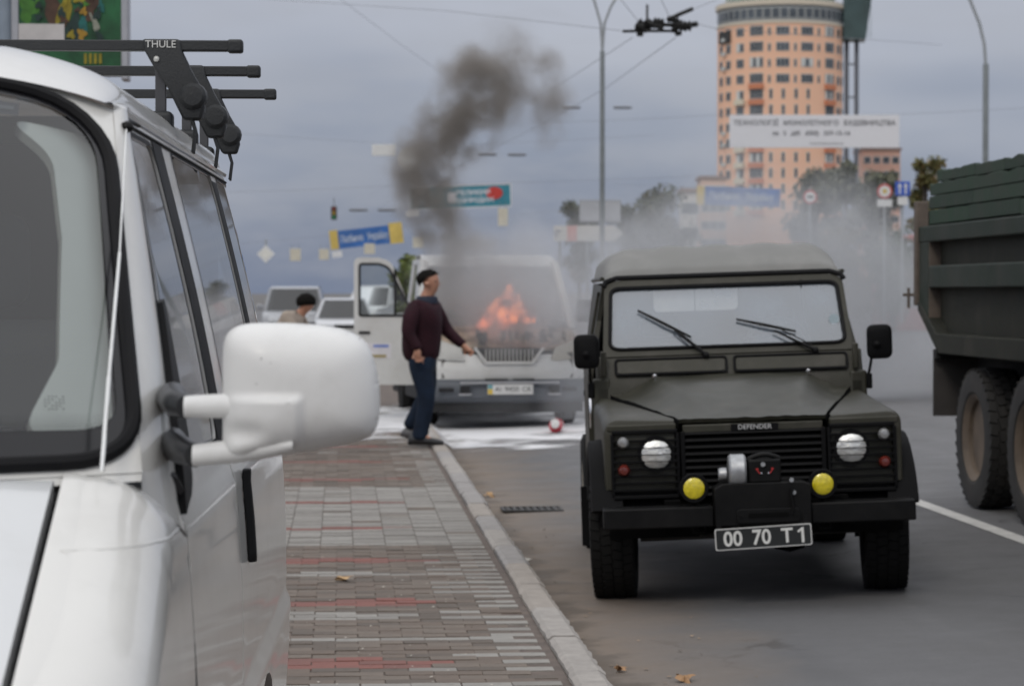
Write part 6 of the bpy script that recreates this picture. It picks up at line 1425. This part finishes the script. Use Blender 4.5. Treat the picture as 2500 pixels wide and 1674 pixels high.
def kiosk():
    c = W(2235, 640, 95); root = thing('kiosk', 'red kiosk half hidden by trees beside the green lorry', 'kiosk', (c.x, c.y, road_z(c.x)), -YAW)
    h = W(0, 545, 95).z-.2
    obj('wall', MB().b2((-1.4, 0, 0), (1.4, 2, h*.55)), pm('kiosk_red', (.30, .09, .08), .6), root); obj('sign_ring', MB().tube([(1.1*math.cos(a), -.05, h*.55+.55+.9*math.sin(a)*.8) for a in [math.pi*i/14 for i in range(15)]], .16, 8), MATS['kiosk_red'], root)
    obj('window', MB().b2((-1.0, -.03, .9), (1.0, 0, 1.9)), MATS['tower_pane'], root)
kiosk()

# ------------------------------------------------------------------ trees
def tree(label, px, ytop, D, wpx, kind, seed, dens=1.0, ground_y=None, lowz=.28, name='tree'):
    rr = random.Random(seed); S = 6000/D; g = W(px, 800, D); z0 = road_z(g.x) if g.x > 1 else .06
    H = W(px, ytop, D).z-z0; Wd = wpx/S/2
    root = thing(name, label, 'tree', (g.x, g.y, z0), rr.uniform(0, 6), 'roadside trees')
    bark = pm('bark', (.06, .05, .042), .9, var=.3)
    tr = MB().tube([(0, 0, 0), (.05, 0, H*.2), (-.05, .05, H*.45), (.02, 0, H*.8)], [.022*H+.03, .018*H+.02, .013*H, .004*H], 8)
    obj('trunk', tr, bark, root)
    clumps = []
    for i in range(9):
        a = rr.uniform(0, 6.28); t = rr.uniform(.3, .75); e = Vector((math.cos(a)*Wd*rr.uniform(.4, .8), math.sin(a)*Wd*rr.uniform(.4, .8), H*(t+rr.uniform(.05, .22))))
        obj('limb', MB().tube([(0, 0, H*t*.8), e*.5+Vector((0, 0, H*t*.45)), e], [.010*H, .006*H, .002*H], 5), bark, root)
        clumps.append((e, rr.uniform(.36, .6)*Wd))
    for i in range(16):
        a = rr.uniform(0, 6.28); q = rr.uniform(0, .7); clumps.append((Vector((math.cos(a)*Wd*q, math.sin(a)*Wd*q, H*rr.uniform(lowz+.08, .93))), rr.uniform(.32, .6)*Wd))
    ms = {'green': [(.045, .075, .022), (.07, .105, .03), (.028, .048, .018)], 'grey': [(.13, .14, .09), (.17, .17, .11), (.09, .10, .075)], 'autumn': [(.16, .145, .05), (.11, .12, .045), (.19, .125, .045)], 'dark': [(.06, .075, .04), (.085, .095, .05), (.12, .10, .05)], 'lime': [(.13, .175, .035), (.09, .13, .03), (.17, .19, .05)]}[kind]  # leaf tones lightened, haze put into the colour
    lf = [MB() for _ in ms]
    n = int(6500*dens)
    for i in range(n):
        c, r = clumps[rr.randrange(len(clumps))]
        v = Vector((rr.gauss(0, 1), rr.gauss(0, 1), rr.gauss(0, .8))); v = v.normalized()*r*rr.uniform(.15, 1.08)
        p = c+v; s = rr.uniform(.07, .15)*(.5+.07*H)
        a = Vector((rr.gauss(0, 1), rr.gauss(0, 1), rr.gauss(0, 1))).normalized(); b = a.cross(Vector((rr.gauss(0, 1), rr.gauss(0, 1), rr.gauss(0, 1)))).normalized()
        k = 0 if rr.random() < .5 else (1 if rr.random() < .55 else 2)
        lf[k].add([p+a*s, p+b*s*.55, p-a*s, p-b*s*.55], [(0, 1, 2, 3)])
    cr = bpy.data.objects.new('crown', None); C.objects.link(cr); cr.parent = root
    for i, (m, col) in enumerate(zip(lf, ms)): tag(obj('foliage', m, pm('leaf_%s_%d' % (kind, i), col, .6, var=.25, scale=.8), cr, smooth=None), kind='stuff')
    return root
tree('bright green young tree between open lorry door and white disc', 1008, 617, 62, 95, 'lime', 1, .8)
tree('dark bushy tree right of the twin-panel board', 1595, 458, 130, 190, 'dark', 2, 1.6)
tree('small dark tree behind the twin-panel board', 1415, 485, 125, 90, 'dark', 3, .8)
tree('low dark tree just right of the tall lamp post', 1530, 490, 128, 90, 'dark', 12, .8)
tree('greyish tree nearest the round red-rimmed sign', 1990, 405, 110, 130, 'grey', 4, 1.2, lowz=.05)
tree('tall grey-green tree below the middle of the white banner', 2065, 385, 115, 120, 'grey', 5, 1.2, lowz=.05)
tree('grey-green tree behind the yellow-centred sign', 2140, 400, 112, 130, 'grey', 6, 1.2, lowz=.05)
tree('yellowing autumn tree rising behind the green lorry', 2262, 372, 105, 90, 'autumn', 7, 1.0, lowz=.05)
tree('green bush low between off-roader and green lorry', 2180, 560, 90, 170, 'green', 8, .8, lowz=.02)
tree('autumn shrub low behind the off-roader roof', 2060, 560, 95, 150, 'autumn', 9, .6, lowz=.02)
tree('grey-green tree half hidden by the green lorry boards', 2330, 395, 118, 110, 'grey', 10, .9, lowz=.05)

# ------------------------------------------------------------------ small things on the ground
def extinguisher():
    c = W(1358, 1040, 28.6); z = road_z(c.x); root = thing('fire_extinguisher', 'small red and white fire extinguisher lying on the road by the lorry', 'extinguisher', (c.x, c.y, z+.085), R(-10))
    obj('cylinder', MB().lathe([(0, -.16), (.05, -.155), (.078, -.12), (.08, .18), (.06, .23), (.025, .25), (0, .25)], 20, ax='Y'), pm('ext_red', (.50, .03, .05), .3, coat=.6), root)
    obj('cap', MB().lathe([(.0, -.20), (.05, -.195), (.055, -.15)], 16, (.0, 0, .03), 'Y'), SW, root)
    obj('valve', MB().b2((-.02, .25, -.02), (.02, .33, .03)), BLACK, root); obj('lever', MB().b2((-.012, .27, .03), (.012, .42, .045)), BLACK, root)
extinguisher()
def drain():
    c = W(1298, 1244, 6000*1.655/529); z = road_z(c.x); root = thing('drain_grate', 'dark iron drain grate set in the road by the kerb', 'drain', (c.x, c.y, z+.004), 0)
    IR = pm('iron', (.045, .043, .042), .7, var=.3)
    obj('pit', MB().b2((-.21, -.15, 0), (.21, .15, .002)), pm('pit', (.012, .012, .012), .9), root)
    for y in (-.16, .16): obj('frame_rail', MB().b2((-.23, y-.015, 0), (.23, y+.015, .012)), IR, root)
    for x in (-.22, .22): obj('frame_side', MB().b2((x-.012, -.145, 0), (x+.012, .145, .012)), IR, root)
    for i in range(8): x = -.18+.36*i/7; obj('bar', MB().b2((x-.013, -.145, .003), (x+.013, .145, .010)), IR, root)
drain()
def leaf(px, py, onp, col, s, seed, label):
    rr = random.Random(seed); zz = PZ+.004 if onp else None
    D = 6000*(CAMH-(PZ if onp else .03))/(py-715); c = W(px, py, D); z = PZ+.006 if onp else road_z(c.x)+.006
    P = [Vector((math.cos(a)*s*(1+.5*math.cos(5*a+seed)), math.sin(a)*s*(.7+.3*math.cos(5*a)), .012*math.sin(2*a+seed)+.012)) for a in [2*math.pi*i/20 for i in range(20)]]
    o = obj('fallen_leaf', MB().add([Vector((0, 0, .02))]+P, [(0, 1+i, 1+(i+1) % 20) for i in range(20)]), pm('leaf_litter_%.2f_%.2f' % (col[0], col[1]), col, .7, var=.3, scale=30), smooth=None); o.location = (c.x, c.y, z); o.rotation_euler = (rr.uniform(-.3, .3), rr.uniform(-.3, .3), rr.uniform(0, 6)); return tag(o, label, 'leaf', 'fallen leaves')
leaf(840, 1418, True, (.50, .33, .17), .045, 0, 'big tan leaf curled on the pavement beside the white van')
leaf(1142, 1202, False, (.42, .26, .12), .05, 1, 'yellow-brown leaf in the gutter farthest up the road')
leaf(1195, 1206, False, (.42, .26, .12), .05, 4, 'yellow leaf on the road right of the gutter leaf')
leaf(1222, 1308, False, (.42, .27, .12), .04, 7, 'yellow leaf pressed against the kerb below the drain')
leaf(1282, 1360, False, (.62, .60, .56), .03, 2, 'white scrap of paper beside the kerb')
leaf(1672, 1652, False, (.30, .17, .08), .05, 5, 'brown leaf on the asphalt at the bottom below the jeep')
leaf(1515, 1626, False, (.35, .2, .1), .03, 8, 'small brown leaf near the kerb at the bottom')
def litter():
    rr = random.Random(21); m = MB()
    for i in range(260):
        x, y = rr.uniform(1.12, 1.12+rr.random()**2*1.6), rr.uniform(8.5, 24); s = rr.uniform(.004, .014); z = road_z(x)+.004
        m.add([(x+s*math.cos(a)*rr.uniform(.6, 1.3), y+s*math.sin(a), z+rr.uniform(0, .006)) for a in [k*1.57 for k in range(4)]], [(0, 1, 2, 3)])
    tag(obj('grit', m, pm('grit', (.26, .19, .13), .9, var=.6, scale=30), smooth=None), 'scattered grit and leaf crumbs along the gutter', 'grit', kind='stuff')
    m = MB()
    for i in range(160):
        x, y = rr.uniform(-.4, .92), rr.uniform(9.3, 20); s = rr.uniform(.003, .010); z = PZ+.005
        m.add([(x+s*math.cos(a)*rr.uniform(.6, 1.3), y+s*math.sin(a), z+rr.uniform(0, .005)) for a in [k*1.57 for k in range(4)]], [(0, 1, 2, 3)])
    tag(obj('crumbs', m, pm('crumb', (.45, .42, .37), .9, var=.5, scale=30), smooth=None), 'pale crumbs and grit scattered on the brick pavement', 'grit', kind='stuff')
litter()
